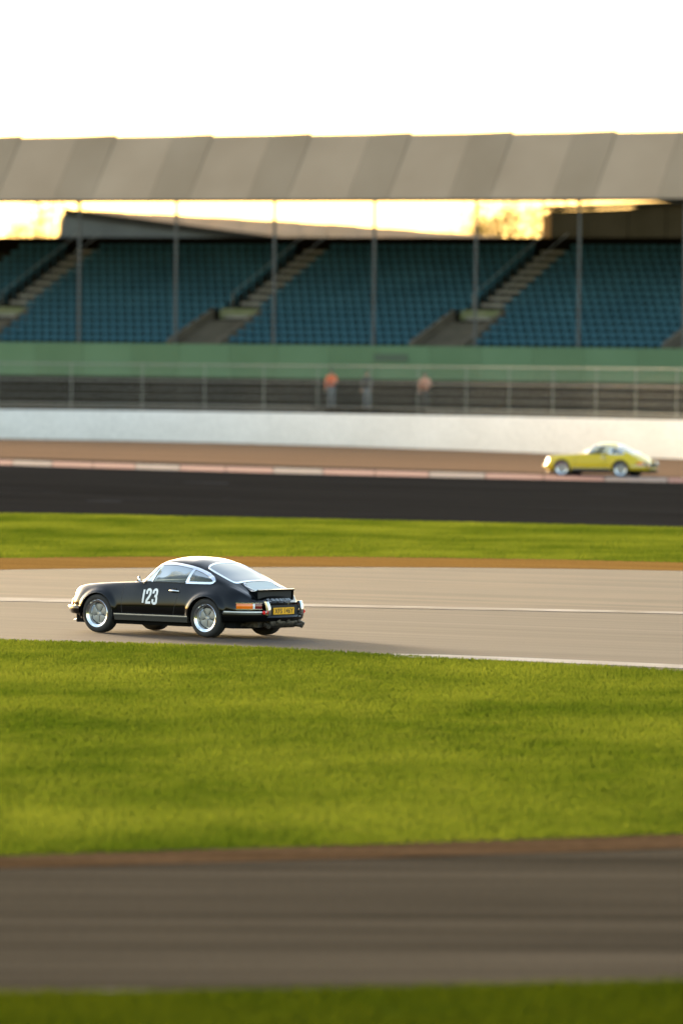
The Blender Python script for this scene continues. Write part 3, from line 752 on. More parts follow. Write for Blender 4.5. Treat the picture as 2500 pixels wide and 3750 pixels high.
def plan_sweep(path, prof, inset=0.0):
    """sweep a profile along a plan path [(x,y)]: out = horizontal normal"""
    pp = smooth_poly(path, 6, False); res = []
    for i, p in enumerate(pp):
        a, c = pp[max(i - 1, 0)], pp[min(i + 1, len(pp) - 1)]; t = Vector((c[0] - a[0], c[1] - a[1], 0)).normalized()
        nn = Vector((t.y, -t.x, 0))
        if nn.dot(Vector((p[0] * .5, p[1], 0))) < 0: nn = -nn
        res.append((Vector((p[0], p[1], 0)) + nn * inset, nn, Vector((0, 0, 1))))
    return res
RB = [(-2.115,0),(-2.11,.2),(-2.09,.36),(-2.05,.50),(-1.975,.63),(-1.86,.74),(-1.71,.81),(-1.52,.845)]
FB = [(1.985,0),(1.975,.2),(1.955,.36),(1.918,.49),(1.855,.61),(1.76,.70),(1.64,.765),(1.50,.795)]
def sub_path(path, a, c):      # portion between fractions of arc length
    pp = smooth_poly(path, 10, False); d = [0]
    for i in range(1, len(pp)): d.append(d[-1] + math.dist(pp[i], pp[i - 1]))
    out = []
    for t in np.linspace(a, c, 9): s_ = t * d[-1]; out.append((float(np.interp(s_, d, [q[0] for q in pp])), float(np.interp(s_, d, [q[1] for q in pp]))))
    return out
def mirror(path): return [(x, -y) for x, y in path]

def build_car(loc, rz, paint, label, race=True):
    car = empty('sports_car', loc, rz); tag(car, label, 'car')
    # body shell
    vs, fs = grid_faces(keepf); b = MB(); b.add(vs, fs)
    for i_end in (0, NS - 1):       # nose and tail faces
        rows = []; K = 10
        for j in range(NP_):
            y0, z0 = BY[i_end, j], BZ[i_end, j]; row = []
            for k in range(K + 1):
                y = y0 * (1 - 2 * k / K); row.append((float(XN[i_end] - bow(XN[i_end:i_end + 1])[0] * (abs(y) / .8) ** 2), y, z0))
            rows.append(row)
        v2 = [p for r_ in rows for p in r_]; f2 = []
        for j in range(NP_ - 1):
            for k in range(K):
                q = (j * (K + 1) + k, j * (K + 1) + k + 1, (j + 1) * (K + 1) + k + 1, (j + 1) * (K + 1) + k); f2.append(q if i_end == 0 else q[::-1])
        b.add(v2, f2)
    body = b.build('body', paint, car, smooth=50)
    md = body.modifiers.new('weld', 'WELD'); md.merge_threshold = .0008
    # glass
    for nm, mk, gm in (('windscreen', m_ws, M_glass), ('rear_window', m_rear, M_glassr)):
        v, f = grid_faces(mk); MB().add(v, f).build(nm, gm, car, smooth=180)
    half = jj < (NPP - 1) / 2
    xb = lambda z: -.66 - (z - .87) * .40      # B pillar line
    xv = lambda z: .045 - (z - .87) * .47      # quarter light divider
    vent = m_side & (cx_ > xv(cz_)); doorw = m_side & (cx_ <= xv(cz_)) & (cx_ > xb(cz_)); quart = m_side & (cx_ <= xb(cz_))
    for hs in (half, ~half):
        for nm, mk in (('vent_window', vent), ('door_window', doorw), ('quarter_window', quart)):
            v, f = grid_faces(mk & hs); MB().add(v, f).build(nm, M_glass, car, smooth=180)
    # bright window surrounds
    for sy in (1, -1):
        b = MB(); dl = smooth_poly(DLO, 6)
        ribbon_side(b, smooth_poly(DLO + [(-.70, .876), (-.655, .878)], 6, False), .042, .012, sy, -.006, False)
        b.build('window_surround', M_chrome, car, smooth=40)
        b = MB(); ribbon_side(b, [(x, .868) for x in np.linspace(.24, -.64, 14)], .020, .006, sy, -.004); b.build('window_seal', M_rubber, car, smooth=40)
        b = MB(); ribbon_side(b, [(xb(z), z) for z in np.linspace(.87, 1.115, 8)], .062, .012, sy, -.004); b.build('door_pillar', M_chrome, car, smooth=40)
        b = MB(); ribbon_side(b, [(xv(z), z) for z in np.linspace(.87, 1.165, 8)], .028, .012, sy, -.004); b.build('window_divider', M_chrome, car, smooth=40)
        b = MB(); ribbon_side(b, [(.60 + .02 * math.sin((z - .2) * 4), z) for z in np.linspace(.28, .835, 16)], .009, .0012, sy, 0); b.build('door_gap', M_rubber, car)
        b = MB(); ribbon_side(b, [(-.57 + .14 * ((.86 - z) / .6) ** 1.4, z) for z in np.linspace(.30, .86, 18)], .009, .0012, sy, 0)
        b.build('door_gap', M_rubber, car)
        # sill trim
        prof = [(0, .0), (.030, -.004), (.034, -.02), (.02, -.045), (.004, -.10), (-.03, -.105)]
        b = MB(); pth = [(Vector((x, sy * .785, .325)), Vector((0, sy, 0)), Vector((0, 0, 1))) for x in np.linspace(.755, -.775, 5)]
        b.sweep(pth, prof if sy > 0 else prof[::-1]); b.build('sill_trim', M_sill, car, smooth=40)
        b = MB(); pth = [(Vector((x, sy * .818, .322)), Vector((0, sy, 0)), Vector((0, 0, 1))) for x in np.linspace(.75, -.77, 5)]
        b.sweep(pth, [(-.02, -.006), (-.02, .006), (.002, .006), (.002, -.006)]); b.build('sill_moulding', M_satin, car)
        # handle
        b = MB(); hy = side_y(-.46, .735)
        b.tube([(-.37, sy * (hy + .005), .735), (-.385, sy * (hy + .035), .736), (-.46, sy * (hy + .042), .736), (-.535, sy * (hy + .035), .732), (-.55, sy * (hy + .005), .730)], [.012, .016, .017, .015, .01], 8)
        b.build('door_handle', M_chrome, car, smooth=60)
        b = MB(); b.lathe([(0, .001), (.045, .001), (.048, -.002)], 18, (-.455, sy * (hy + .003), .742), sy); b.build('handle_recess', M_rubber, car)
    # mirrors
        b = MB(); b.tube([(.27, sy * .715, .862), (.275, sy * .76, .87), (.27, sy * .765, .885)], .011, 6)
        b.lathe([(0, .03), (.03, .028), (.052, .012), (.056, 0)], 16, (0, 0, 0)); 
        n0 = len(b.v) - 64
        for i in range(n0, len(b.v)):      # turn the dish to face backwards
            x, y, z = b.v[i]; b.v[i] = (.265 + y * .8, sy * .765 + x * .5, .915 + z * .85)
        b.build('wing_mirror', M_chrome, car, smooth=60)
    # arch lips and wheel housings
    for wx, ar in ((WF, ARF), (WR, ARR)):
        for sy in (1, -1):
            b = MB(); pts = []
            for a in np.linspace(-8, 188, 40):
                x, z = wx + ar * math.cos(R(a)), WZ + ar * math.sin(R(a)); pts.append((x, sy * (side_y(x, max(z, .28)) - .008), z))
            b.tube(pts, .010, 6); b.build('arch_lip', paint, car, smooth=80)
            b = MB(); hv = []; hf = []; hn = 30
            for q in range(hn + 1):
                w = R(-12 + 204 * q / hn); cx0, cz0 = wx + (ar + .012) * math.cos(w), WZ + (ar + .012) * math.sin(w)
                hv += [(wx, sy * .44, .25), (cx0, sy * .44, max(cz0, .25)), (cx0, sy * .775, max(cz0, .25))]
            for q in range(hn): hf += [(q * 3, q * 3 + 1, q * 3 + 4), (q * 3 + 1, q * 3 + 2, q * 3 + 5, q * 3 + 4)]
            b.add(hv, hf); b.build('wheel_housing', M_under, car)
    # rear window frame + windscreen frame
    b = MB(); ribbon_top(b, smooth_poly(RW, 5), .032, .010); b.build('rear_window_frame', M_chrome, car, smooth=40)
    b = MB(); ribbon_top(b, smooth_poly(WSP, 5), .026, .008); b.build('windscreen_frame', M_rubber, car, smooth=40)
    # bonnet gaps, lid gaps
    b = MB(); hd = smooth_poly([(1.80, 0), (1.74, .28), (1.2, .44), (.72, .50), (.62, .40), (.60, 0)], 8, False)
    ribbon_top(b, [(x, y) for x, y in hd], .007, .001, False, 0); ribbon_top(b, [(x, -y) for x, y in hd[::-1]], .007, .001, False, 0)
    if len(hd): b.build('bonnet_gap', M_rubber, car)
    # engine lid with ducktail
    if race:
        def lid_z(x, y):
            t = min(max((-1.525 - x) / .39, 0), 1); w = t ** 1.6
            return max((1 - w) * (top_z(x, y) + .010) + w * .790, top_z(x, y) + .004)
        xs_ = np.linspace(-1.525, -1.915, 12); vs = []; fs = []
        W_ = 15
        for i, x in enumerate(xs_):
            t = i / 11.; hw = .40 + .055 * t ** 1.5
            for k in range(W_):
                y = hw * (2 * k / (W_ - 1) - 1); e = 1 - abs(2 * k / (W_ - 1) - 1) ** 6
                vs.append((x, y, lid_z(x, y)))
        for i in range(11):
            for k in range(W_ - 1): fs.append((i * W_ + k, i * W_ + k + 1, (i + 1) * W_ + k + 1, (i + 1) * W_ + k))
        for i in range(11):     # skirts down to the body at both sides
            for k in (0, W_ - 1):
                a_, c_ = vs[i * W_ + k], vs[(i + 1) * W_ + k]; q0 = len(vs)
                vs += [(a_[0], a_[1] * .985, top_z(a_[0], a_[1]) - .01), (c_[0], c_[1] * .985, top_z(c_[0], c_[1]) - .01)]; fs.append((i * W_ + k, (i + 1) * W_ + k, q0 + 1, q0))
        n1 = len(vs)        # lip and the black face beneath it
        for k in range(W_):
            x, y, z = vs[11 * W_ + k]
            vs.append((x - .018, y, z - .004)); 
        for k in range(W_):
            x, y, z = vs[11 * W_ + k]; vs.append((x - .016, y, z - .028))
        for k in range(W_):
            x, y, z = vs[11 * W_ + k]; zz = z - .03; vs.append((x + .05, y * .97, zz - .004))
        for k in range(W_):
            x, y, z = vs[11 * W_ + k]; vs.append((x + .045, y * .95, top_z(x + .045, y) - .02))
        rws = [11 * W_, n1, n1 + W_, n1 + 2 * W_, n1 + 3 * W_]
        for a, c in zip(rws, rws[1:]):
            for k in range(W_ - 1): fs.append((a + k, a + k + 1, c + k + 1, c + k))
        lid = MB().add(vs, fs).build('ducktail_lid', paint, car, smooth=45)
        b = MB()
        q_ = []
        for y in np.linspace(-.425, .425, 13):
            zt_ = .755; q_ += [(-1.885, y, top_z(-1.885, y) - .03), (-1.893, y, zt_), (-1.75, y * .98, zt_)]
        b.add(q_, [(k * 3 + m_, k * 3 + m_ + 1, k * 3 + m_ + 4, k * 3 + m_ + 3) for k in range(12) for m_ in (0, 1)])
        b.build('spoiler_underside', M_rubber, lid)
        b = MB()
        for i in range(15):
            x = -1.565 - i * .0195; hw = .345
            v = []
            for y in np.linspace(-hw, hw, 9):
                v += [(x, y, lid_z(x, y) + .014), (x - .014, y, lid_z(x - .014, y) + .003)]
            b.add(v, [(2 * k, 2 * k + 2, 2 * k + 3, 2 * k + 1) for k in range(8)])
        b.build('grille_slats', mat('bright_grille', (.62, .62, .60), .5, .2), lid)
        b = MB(); gp = [(-1.552, 0), (-1.553, .3), (-1.565, .355), (-1.6, .37), (-1.80, .37), (-1.845, .36), (-1.855, .3), (-1.857, 0)]; gp = gp + [(x, -y) for x, y in gp[::-1]][1:-1]
        n = len(gp); v = []
        for x, y in gp: v += [(x, y, lid_z(x, y) + .001), (x, y, lid_z(x, y) + .010), ((x + 1.705) * 1.06 - 1.705, y * 1.04, lid_z(x, y) + .010), ((x + 1.705) * 1.06 - 1.705, y * 1.04, lid_z(x, y) - .004)]
        b.add(v, [(i * 4 + k, ((i + 1) % n) * 4 + k, ((i + 1) % n) * 4 + k + 1, i * 4 + k + 1) for i in range(n) for k in range(3)]); b.build('grille_frame', M_chrome, lid)
    # bumpers
    for path, zb, zt, nm, side in ((RB, .275, .445, 'rear_bumper', 1), (RB, .275, .445, 'rear_bumper', -1), (RB, .275, .37, 'rear_valance', 0), (FB, .29, .425, 'front_bumper', 2)):
        full = mirror(path)[::-1][:-1] + path
        if path is RB: full = [(x, y * side) for x, y in sub_path(RB, .36, 1)] if side else (mirror(sub_path(RB, 0, .37))[::-1][:-1] + sub_path(RB, 0, .37))
        b = MB(); prof = [(-.10, zb + .02), (-.035, zb), (.0, zb + .035), (.006, (zb + zt) / 2), (.012, zt - .035), (-.004, zt - .004), (-.10, zt)]
        b.sweep(plan_sweep(full, prof), prof); bm_ = b.build(nm, paint, car, smooth=50)
        if side == 0: continue
        for f in (((lambda q: q), mirror) if side == 2 else ((lambda q: q),) if side == 1 else (mirror,)):
            sp = f(sub_path(path, .36, .97) if path is RB else sub_path(path, .30, .80)); b = MB(); z_ = zt - .022
            prof2 = [(.006, z_ - .018), (.024, z_ - .014), (.028, z_), (.024, z_ + .014), (.006, z_ + .018)]
            b.sweep(plan_sweep(sp, prof2), prof2); b.build('bumper_strip', M_satin if path is RB else M_chrome, bm_, smooth=60)
    # rear lamps
    for f in ((lambda q: q), mirror):
        zl0, zl1 = .470, .582
        for a, c, m_, nm in ((.565, .80, M_orange, 'indicator_lens'), (.535, .562, M_clear, 'reversing_lens'), (.43, .532, M_redl, 'tail_lens')):
            sp = f(sub_path(RB, a, c)); prof = [(-.08, zl0 + .012), (-.022, zl0 + .012), (-.016, (zl0 + zl1) / 2), (-.026, zl1 - .012), (-.08, zl1 - .012)]
            b = MB(); b.sweep(plan_sweep(sp, prof), prof); b.build(nm, m_, car, smooth=40)
        for z_ in (zl0 + .005, zl1 - .007):
            sp = f(sub_path(RB, .425, .81)); prof = [(-.09, z_ - .005), (-.014, z_ - .005), (-.014, z_ + .005), (-.09, z_ + .005)]
            b = MB(); b.sweep(plan_sweep(sp, prof), prof); b.build('lamp_rim', M_chrome, car)
        sy = 1 if f([(0, 1)])[0][1] > 0 else -1
        # overrider
        b = MB(); prof = []
        pth = []
        for t in np.linspace(0, 1, 9):
            z_ = .375 + .225 * t; x = -2.112 - .022 * math.sin(math.pi * min(1, (1 - t) * .9 + .05)) + .035 * t ** 2; pth.append((Vector((x, sy * (.415 - .0 * t), z_)), Vector((-1, 0, 0)), Vector((0, 1, 0))))
        pr = [(-.04, -.034), (.004, -.03), (.014, -.012), (.014, .012), (.004, .03), (-.04, .034)]
        b.sweep(pth, pr); b.build('overrider', M_chrome, car, smooth=50)
        b = MB()
        for i in range(0, 1): b.tube([(-2.075, sy * .50, .42), (-2.09, sy * .50, .42)], [.032, .032], 16); b.tube([(-2.09, sy * .50, .42), (-2.097, sy * .50, .42)], [.032, .026], 16)
        b.build('reflector', M_red, car, smooth=40)
        # front indicator and headlamp
        b = MB(); sp = f(sub_path(FB, .42, .72)); prof = [(-.12, .448), (-.03, .445), (-.045, .52), (-.12, .53)]
        b.sweep(plan_sweep(sp, prof), prof); b.build('front_indicator', M_orange, car)
        b = MB(); sp = f(sub_path(FB, .41, .73))
        for z_, o_ in ((.442, -.026), (.529, -.042)):
            prof = [(-.12, z_ - .004), (o_, z_ - .004), (o_, z_ + .004), (-.12, z_ + .004)]; b.sweep(plan_sweep(sp, prof), prof)
        b.build('indicator_rim', M_chrome, car)
        b = MB()
        for (r1, x1), (r2, x2) in (((.088, -.04), (.088, 0)), ((.088, 0), (.07, .018)), ((.07, .018), (.03, .026))):
            b.tube([(1.675 + x1, sy * .545, .640 - x1 * .2), (1.675 + x2, sy * .545, .640 - x2 * .2)], [r1, r2], 20, False)
    b.build('headlight', M_headl, car, smooth=60)
    # chin spoiler
    b = MB(); ch = [(x - .09, y * .97) for x, y in FB[:6]]; full = mirror(ch)[::-1][:-1] + ch
    prof = [(-.12, .30), (-.01, .30), (-.045, .215), (.01, .19), (-.01, .178), (-.14, .178)]
    b.sweep(plan_sweep(full, prof), prof); cs = b.build('chin_spoiler', paint, car, smooth=40)
    prof = [(.0, .196), (.018, .190), (.014, .183), (-.005, .186)]; b = MB(); b.sweep(plan_sweep(full, prof), prof); b.build('chin_edge', M_satin, cs)
    # tail panel + plate
    MB().box((-2.05, 0, .45), (.03, .80, .16)).build('tail_panel', M_rubber, car)
    if race:
        pl = MB().box((-2.080, 0, .438), (.012, .52, .112)).build('number_plate', M_plate, car)
        put_text('XFS 146Y', 'plate_lettering', M_ink, pl, .115, .47, lambda x, y: (-2.0875, -x, .438 + y), .004)
        put_text_letters('CARRERA', M_satin, car)
        number_123(car)
    # exhaust and engine parts under the tail
    b = MB(); b.tube([(-1.98, -.36, .245), (-1.98, .30, .245)], .085, 14); b.build('silencer', M_metal, car, smooth=50)
    b = MB(); b.tube([(-1.93, .28, .25), (-1.80, .40, .22), (-1.70, .42, .20), (-1.62, .36, .22)], .035, 8); b.tube([(-2.0, -.30, .22), (-2.13, -.36, .20), (-2.17, -.365, .195)], .032, 10)
    b.tube([(-1.96, .33, .22), (-2.08, .37, .19)], .034, 10); b.build('exhaust_pipe', M_metal, car, smooth=50)
    b = MB(); b.box((-1.72, .1, .235), (.42, .72, .12)); b.tube([(-1.60, .55, .21), (-1.60, .15, .20)], .06, 10); b.tube([(-1.45, .62, .24), (-1.62, .50, .19)], .03, 8); b.tube([(-2.06, .12, .30), (-2.06, .12, .24)], .045, 10)
    b.tube([(-2.06, -.12, .30), (-2.06, -.12, .24)], .04, 10); b.tube([(-2.02, -.42, .27), (-2.06, -.52, .22), (-2.0, -.55, .17)], .03, 8)
    b.build('engine_parts', M_metal, car, smooth=50)
    MB().box((0, 0, .215), (3.3, 1.36, .12)).build('floor_pan', M_under, car)
    # wheels
    for wx, yo in ((WF, .785), (WR, .815)):
        for sy in (1, -1):
            dish = .075
            rim = MB(); rim.lathe([(.196, -.17), (.196, -.02), (.222, -.006), (.226, .000), (.222, .004), (.212, .001), (.205, -.010), (.192, -.014), (.180, -.022), (.172, -.05), (.163, -dish), (.158, -dish - .012), (.0, -dish - .03)], 48, (wx, sy * yo, WZ), sy)
            wh = rim.build('wheel', M_polish, car, smooth=35)
            ty = MB(); ty.lathe([(.205, -.19), (.235, -.21), (.285, -.205), (.308, -.185), (.312, -.16), (.312, -.045), (.308, -.022), (.296, -.006), (.27, .004), (.24, .004), (.224, -.003), (.215, -.01)], 64, (wx, sy * yo, WZ), sy)
            ty.build('tyre', M_tyre, wh, smooth=40)
            sp = MB(); r0_, ydep = .154, -dish + .010
            for k in range(5):      # five petal spokes
                a0 = 2 * math.pi * k / 5 + .3; v = []; n = 10
                for t in np.linspace(0, 1, n):
                    r_ = .035 + (r0_ - .035) * t; w = .52 + .09 * t ** .8
                    for s2, dy in ((-1, -.010), (-.55, .004), (0, -.002), (.55, .004), (1, -.010)):
                        v.append((wx + r_ * math.cos(a0 + s2 * w), sy * (yo + ydep + dy + .006 * math.sin(t * math.pi)), WZ + r_ * math.sin(a0 + s2 * w)))
                f_ = [(i * 5 + q, i * 5 + q + 1, (i + 1) * 5 + q + 1, (i + 1) * 5 + q) for i in range(n - 1) for q in range(4)]
                sp.add(v, f_)
            sp.build('petal_spokes', M_wheelc, wh, smooth=60)
            MB().lathe([(0, .022), (.022, .022), (.030, .014), (.036, -.004), (.042, -.01)], 20, (wx, sy * (yo + ydep), WZ), sy).build('hub_cap', M_satin, wh, smooth=40)
    # cabin
    MB().box((.30, 0, .80), (.28, 1.22, .16)).build('dashboard', M_trimc, car)
    for sy in (1, -1):
        b = MB(); b.hexa([Vector((-.12, sy * .36 - .24, .30)), Vector((-.62, sy * .36 - .24, .30)), Vector((-.62, sy * .36 + .24, .30)), Vector((-.12, sy * .36 + .24, .30))],
                         [Vector((-.10, sy * .36 - .23, .46)), Vector((-.60, sy * .36 - .23, .42)), Vector((-.60, sy * .36 + .23, .42)), Vector((-.10, sy * .36 + .23, .46))])
        b.hexa([Vector((-.52, sy * .36 - .23, .42)), Vector((-.64, sy * .36 - .23, .42)), Vector((-.64, sy * .36 + .23, .42)), Vector((-.52, sy * .36 + .23, .42))],
               [Vector((-.72, sy * .36 - .17, 1.0)), Vector((-.80, sy * .36 - .17, 1.0)), Vector((-.80, sy * .36 + .17, 1.0)), Vector((-.72, sy * .36 + .17, 1.0))])
        b.hexa([Vector((-.725, sy * .36 - .10, .99)), Vector((-.795, sy * .36 - .10, .99)), Vector((-.795, sy * .36 + .10, .99)), Vector((-.725, sy * .36 + .10, .99))],
               [Vector((-.75, sy * .36 - .09, 1.10)), Vector((-.81, sy * .36 - .09, 1.10)), Vector((-.81, sy * .36 + .09, 1.10)), Vector((-.75, sy * .36 + .09, 1.10))])
        b.build('car_seat', M_trimc, car)
    b = MB(); c0 = Vector((.05, -.36, .80)); ax = Vector((.35, 0, .94)).normalized(); e1 = Vector((0, 1, 0)); e2 = Vector((-.42, 0, .9)).normalized()
    b.tube([c0 + (e1 * math.cos(a) + e2 * math.sin(a)) * .19 for a in np.linspace(0, 2 * math.pi, 28)], .013, 6, False); b.tube([c0 - e1 * .18, c0 + e1 * .18], .012, 6); b.build('steering_wheel', M_trimc, car, smooth=60)
    MB().box((.06, 0, 1.135), (.02, .2, .05)).build('rear_view_mirror', M_rubber, car)
    MB().hexa([Vector((-.95, -.5, .80)), Vector((-1.40, -.45, .80)), Vector((-1.40, .45, .80)), Vector((-.95, .5, .80))], [Vector((-.98, -.5, .84)), Vector((-1.40, -.45, .84)), Vector((-1.40, .45, .84)), Vector((-.98, .5, .84))]).build('parcel_shelf', M_trimc, car)
    done = set()
    def squash(o):
        if o.name.split('.')[0] in ('wheel', 'tyre', 'petal_spokes', 'hub_cap'): return
        if o.type == 'MESH' and o.data.name not in done:
            done.add(o.data.name); me = o.data; n = len(me.vertices); a = np.zeros(n * 3, np.float32); me.vertices.foreach_get('co', a); a = a.reshape(-1, 3)
            a[:, 2] = np.where(a[:, 2] > .35, .35 + (a[:, 2] - .35) * ZK, a[:, 2]); me.vertices.foreach_set('co', a.reshape(-1)); me.update()
        for c in o.children: squash(c)
    for c in car.children: squash(c)
    car.scale = (SCL, SCL, SCL)
    return car

ZK, SCL = .963, .978
def text_mesh(txt, size, extrude=.002, offset=0.0):
    cu = bpy.data.curves.new('t', 'FONT'); cu.body = txt; cu.size = size; cu.extrude = extrude; cu.offset = offset
    cu.align_x = 'CENTER'; cu.align_y = 'CENTER'
    o = bpy.data.objects.new('t', cu); COL.objects.link(o); dg = bpy.context.evaluated_depsgraph_get()
    me = bpy.data.meshes.new_from_object(o.evaluated_get(dg)); bpy.data.objects.remove(o); bpy.data.curves.remove(cu); return me
def put_text(txt, name, m, parent, size, width, fn, ext):
    me = text_mesh(txt, 1.0, .0, .012)
    xs_ = [v.co.x for v in me.vertices]; ys_ = [v.co.y for v in me.vertices]; w = max(xs_) - min(xs_); h = max(ys_) - min(ys_); x0 = (max(xs_) + min(xs_)) / 2; y0 = (max(ys_) + min(ys_)) / 2
    for v in me.vertices: v.co = Vector(fn((v.co.x - x0) / w * width, (v.co.y - y0) / h * size * .70))
    me.name = name; me.materials.clear(); return link_mesh(name, me, m, parent)
def stroke(b, pts, w, fn, cap=True):
    n = len(pts); vs = []; fs = []
    for i in range(n):
        p = np.array(pts[i]); a = np.array(pts[max(i - 1, 0)]); c = np.array(pts[min(i + 1, n - 1)]); t = c - a; t = t / (np.linalg.norm(t) + 1e-9); nn = np.array([-t[1], t[0]])
        q0, q1 = p + nn * w / 2, p - nn * w / 2; vs += [fn(*q0), fn(*q1)]
    for i in range(n - 1): fs.append((2 * i, 2 * i + 1, 2 * i + 3, 2 * i + 2))
    b.add(vs, fs)
def arc(cx, cy, rx, ry, a0, a1, n=14): return [(cx + rx * math.cos(R(a)), cy + ry * math.sin(R(a))) for a in np.linspace(a0, a1, n)]
def number_123(car):
    W = .040
    def fn(x0):
        def f(x, y):        # x to the right as seen from outside the left side = towards the tail
            X = .015 - (x0 + x); Z = .632 + y; return (X, side_y(X, Z) + .0035, Z)
        return f
    def dense(p, k=4):
        o = []
        for a, c in zip(p, p[1:]):
            for j in range(k): o.append((a[0] + (c[0] - a[0]) * j / k, a[1] + (c[1] - a[1]) * j / k))
        return o + [p[-1]]
    b = MB(); stroke(b, dense([(0, -.115), (.004, 0), (.006, .104)], 6), W * .9, fn(-.152)); b.build('digit', M_white, car)
    b = MB(); top = arc(0, .073, .036, .037, 180, 0)
    stroke(b, dense([(-.036, .035), (-.036, .073)], 3) + top[1:] + dense([(.036, .073), (.036, .035), (.022, .0), (-.028, -.075), (-.034, -.108)], 4)[1:], W, fn(-.045))
    stroke(b, dense([(-.053, -.1075), (.054, -.1075)], 6), W, fn(-.045)); b.build('digit', M_white, car)
    b = MB()
    stroke(b, dense([(-.036, .045), (-.036, .073)], 3) + top[1:] + [(.036, .05)] + arc(.008, .035, .028, .028, 0, -75, 8) + [(-.008, .006)], W, fn(.088))
    stroke(b, [(-.008, .004), (.01, .002)] + arc(.008, -.03, .030, .032, 80, 0, 8) + [(.038, -.06)] + arc(0, -.085, .038, .035, 0, -180, 16) + [(-.038, -.05)], W, fn(.088)); b.build('digit', M_white, car)
GL = {'C': [[(1, .85), (1, 1), (0, 1), (0, 0), (1, 0), (1, .15)]], 'A': [[(0, 0), (0, 1), (1, 1), (1, 0)], [(0, .45), (1, .45)]],
      'R': [[(0, 0), (0, 1), (1, 1), (1, .5), (0, .5)], [(.45, .5), (1, 0)]], 'E': [[(1, 1), (0, 1), (0, 0), (1, 0)], [(0, .5), (.85, .5)]]}
def put_text_letters(txt, m, car):
    n = len(txt); pitch = .088; lw, lh = .044, .036
    for i, ch in enumerate(txt):
        y0 = .27 - i * pitch - .006; b = MB()
        for st_ in GL[ch]:
            for a, c in zip(st_, st_[1:]):
                pa = np.array([y0 - a[0] * lw, .588 + a[1] * lh]); pc = np.array([y0 - c[0] * lw, .588 + c[1] * lh])
                def to3(q):
                    # sits on the curved tail above the plate
                    X = -2.14
                    while top_z(X, q[0]) < q[1] and X < -1.5: X += .004
                    return Vector((X - .014, q[0], q[1] + .008))
                b.tube([to3(pa), to3(pc)], .0065, 5)
        b.build('badge_letter', m, car)

CAR = G(550, 2327.5); HEAD = R(141.8)
left = Vector((math.cos(HEAD + math.pi / 2), math.sin(HEAD + math.pi / 2), 0))
car_loc = CAR - left * .80 * SCL
build_car((car_loc.x, car_loc.y, .006), HEAD, M_black, 'black classic coupe with white number 123 on its door driving left along the track')
M_yel = mat('yellow_paint', (.60, .42, .02), .35, 0, .2, coat=.5)
M_yel.node_tree.nodes['Principled BSDF'].inputs['Coat IOR'].default_value = 1.36
yc = G(2190, 1752)
build_car((yc.x, yc.y, .06), R(158), M_yel, 'bright yellow low coupe on the kerb in front of the white wall at the right', race=False)

# ------------------------------------------------------------------ people
M_skin = mat('skin', (.45, .26, .18), .6)
M_oran = mat('orange_overall', (.62, .10, .03), .8, noise=(6, 3), col2=(.7, .16, .05))
M_darkc = mat('dark_jacket', (.03, .03, .03), .85)
M_grey = mat('grey_trousers', (.13, .14, .15), .85)
M_pink = mat('faded_salmon_vest', (.55, .26, .18), .85)
def skin_person(root, joints, edges, name, m, lv=2):
    me = bpy.data.meshes.new(name); names = list(joints); ix = {k: i for i, k in enumerate(names)}
    me.from_pydata([joints[k][0] for k in names], [(ix[a], ix[c]) for a, c in edges], [])
    o = link_mesh(name, me, m, root)
    md = o.modifiers.new('skin', 'SKIN'); sv_ = me.skin_vertices[0].data
    for i, k in enumerate(names): r_ = joints[k][1]; sv_[i].radius = r_ if isinstance(r_, tuple) else (r_, r_)
    sv_[0].use_root = True; md.use_smooth_shade = True
    s_ = o.modifiers.new('sub', 'SUBSURF'); s_.levels = lv; s_.render_levels = lv
    return o
def head(root, c, hair_m, face=(1, 0, 0), helmet=False, name='head'):
    f = Vector(face).normalized(); b = MB(); prof = [(0, -.125), (.045, -.12), (.062, -.08), (.074, -.02), (.080, .03), (.074, .08), (.05, .112), (0, .125)]
    def ell(prof, k=1.0, dz=0, n=16, fx=0):
        vs = []; fs = []
        for r_, z in prof:
            for q in range(n):
                w = 2 * math.pi * q / n; vs.append(Vector(c) + Vector((math.cos(w) * r_ * k * 1.08, math.sin(w) * r_ * k * .92, z * k + dz)) + f * fx)
        for i in range(len(prof) - 1):
            for q in range(n): fs.append((i * n + q, i * n + (q + 1) % n, (i + 1) * n + (q + 1) % n, (i + 1) * n + q))
        return vs, fs
    b.add(*ell(prof)); s_ = f.cross(Vector((0, 0, 1)))
    b.tube([Vector(c) + f * .075 + Vector((0, 0, .02)), Vector(c) + f * .10 + Vector((0, 0, -.02))], [.008, .014], 6)
    for k in (-1, 1): b.tube([Vector(c) + s_ * .075 * k, Vector(c) + s_ * .092 * k], [.026, .018], 8)
    h = b.build(name, M_skin, root, smooth=70)
    b = MB(); b.add(*ell([(.082, -.02 if not helmet else -.10), (.088, .03), (.080, .085), (.054, .12), (0, .135)], 1.04 if not helmet else 1.35, 0, 16, -.008)); b.build('cap' if not helmet else 'helmet', hair_m, h, smooth=70)
    b = MB()
    for k in (-1, 1): b.tube([Vector(c) + f * .074 + s_ * .03 * k + Vector((0, 0, .025)), Vector(c) + f * .084 + s_ * .03 * k + Vector((0, 0, .025))], [.011, .006], 6)
    b.tube([Vector(c) + f * .074 - s_ * .02 + Vector((0, 0, -.06)), Vector(c) + f * .074 + s_ * .02 + Vector((0, 0, -.06))], .006, 5); b.build('face', M_trimc, h)
    return h
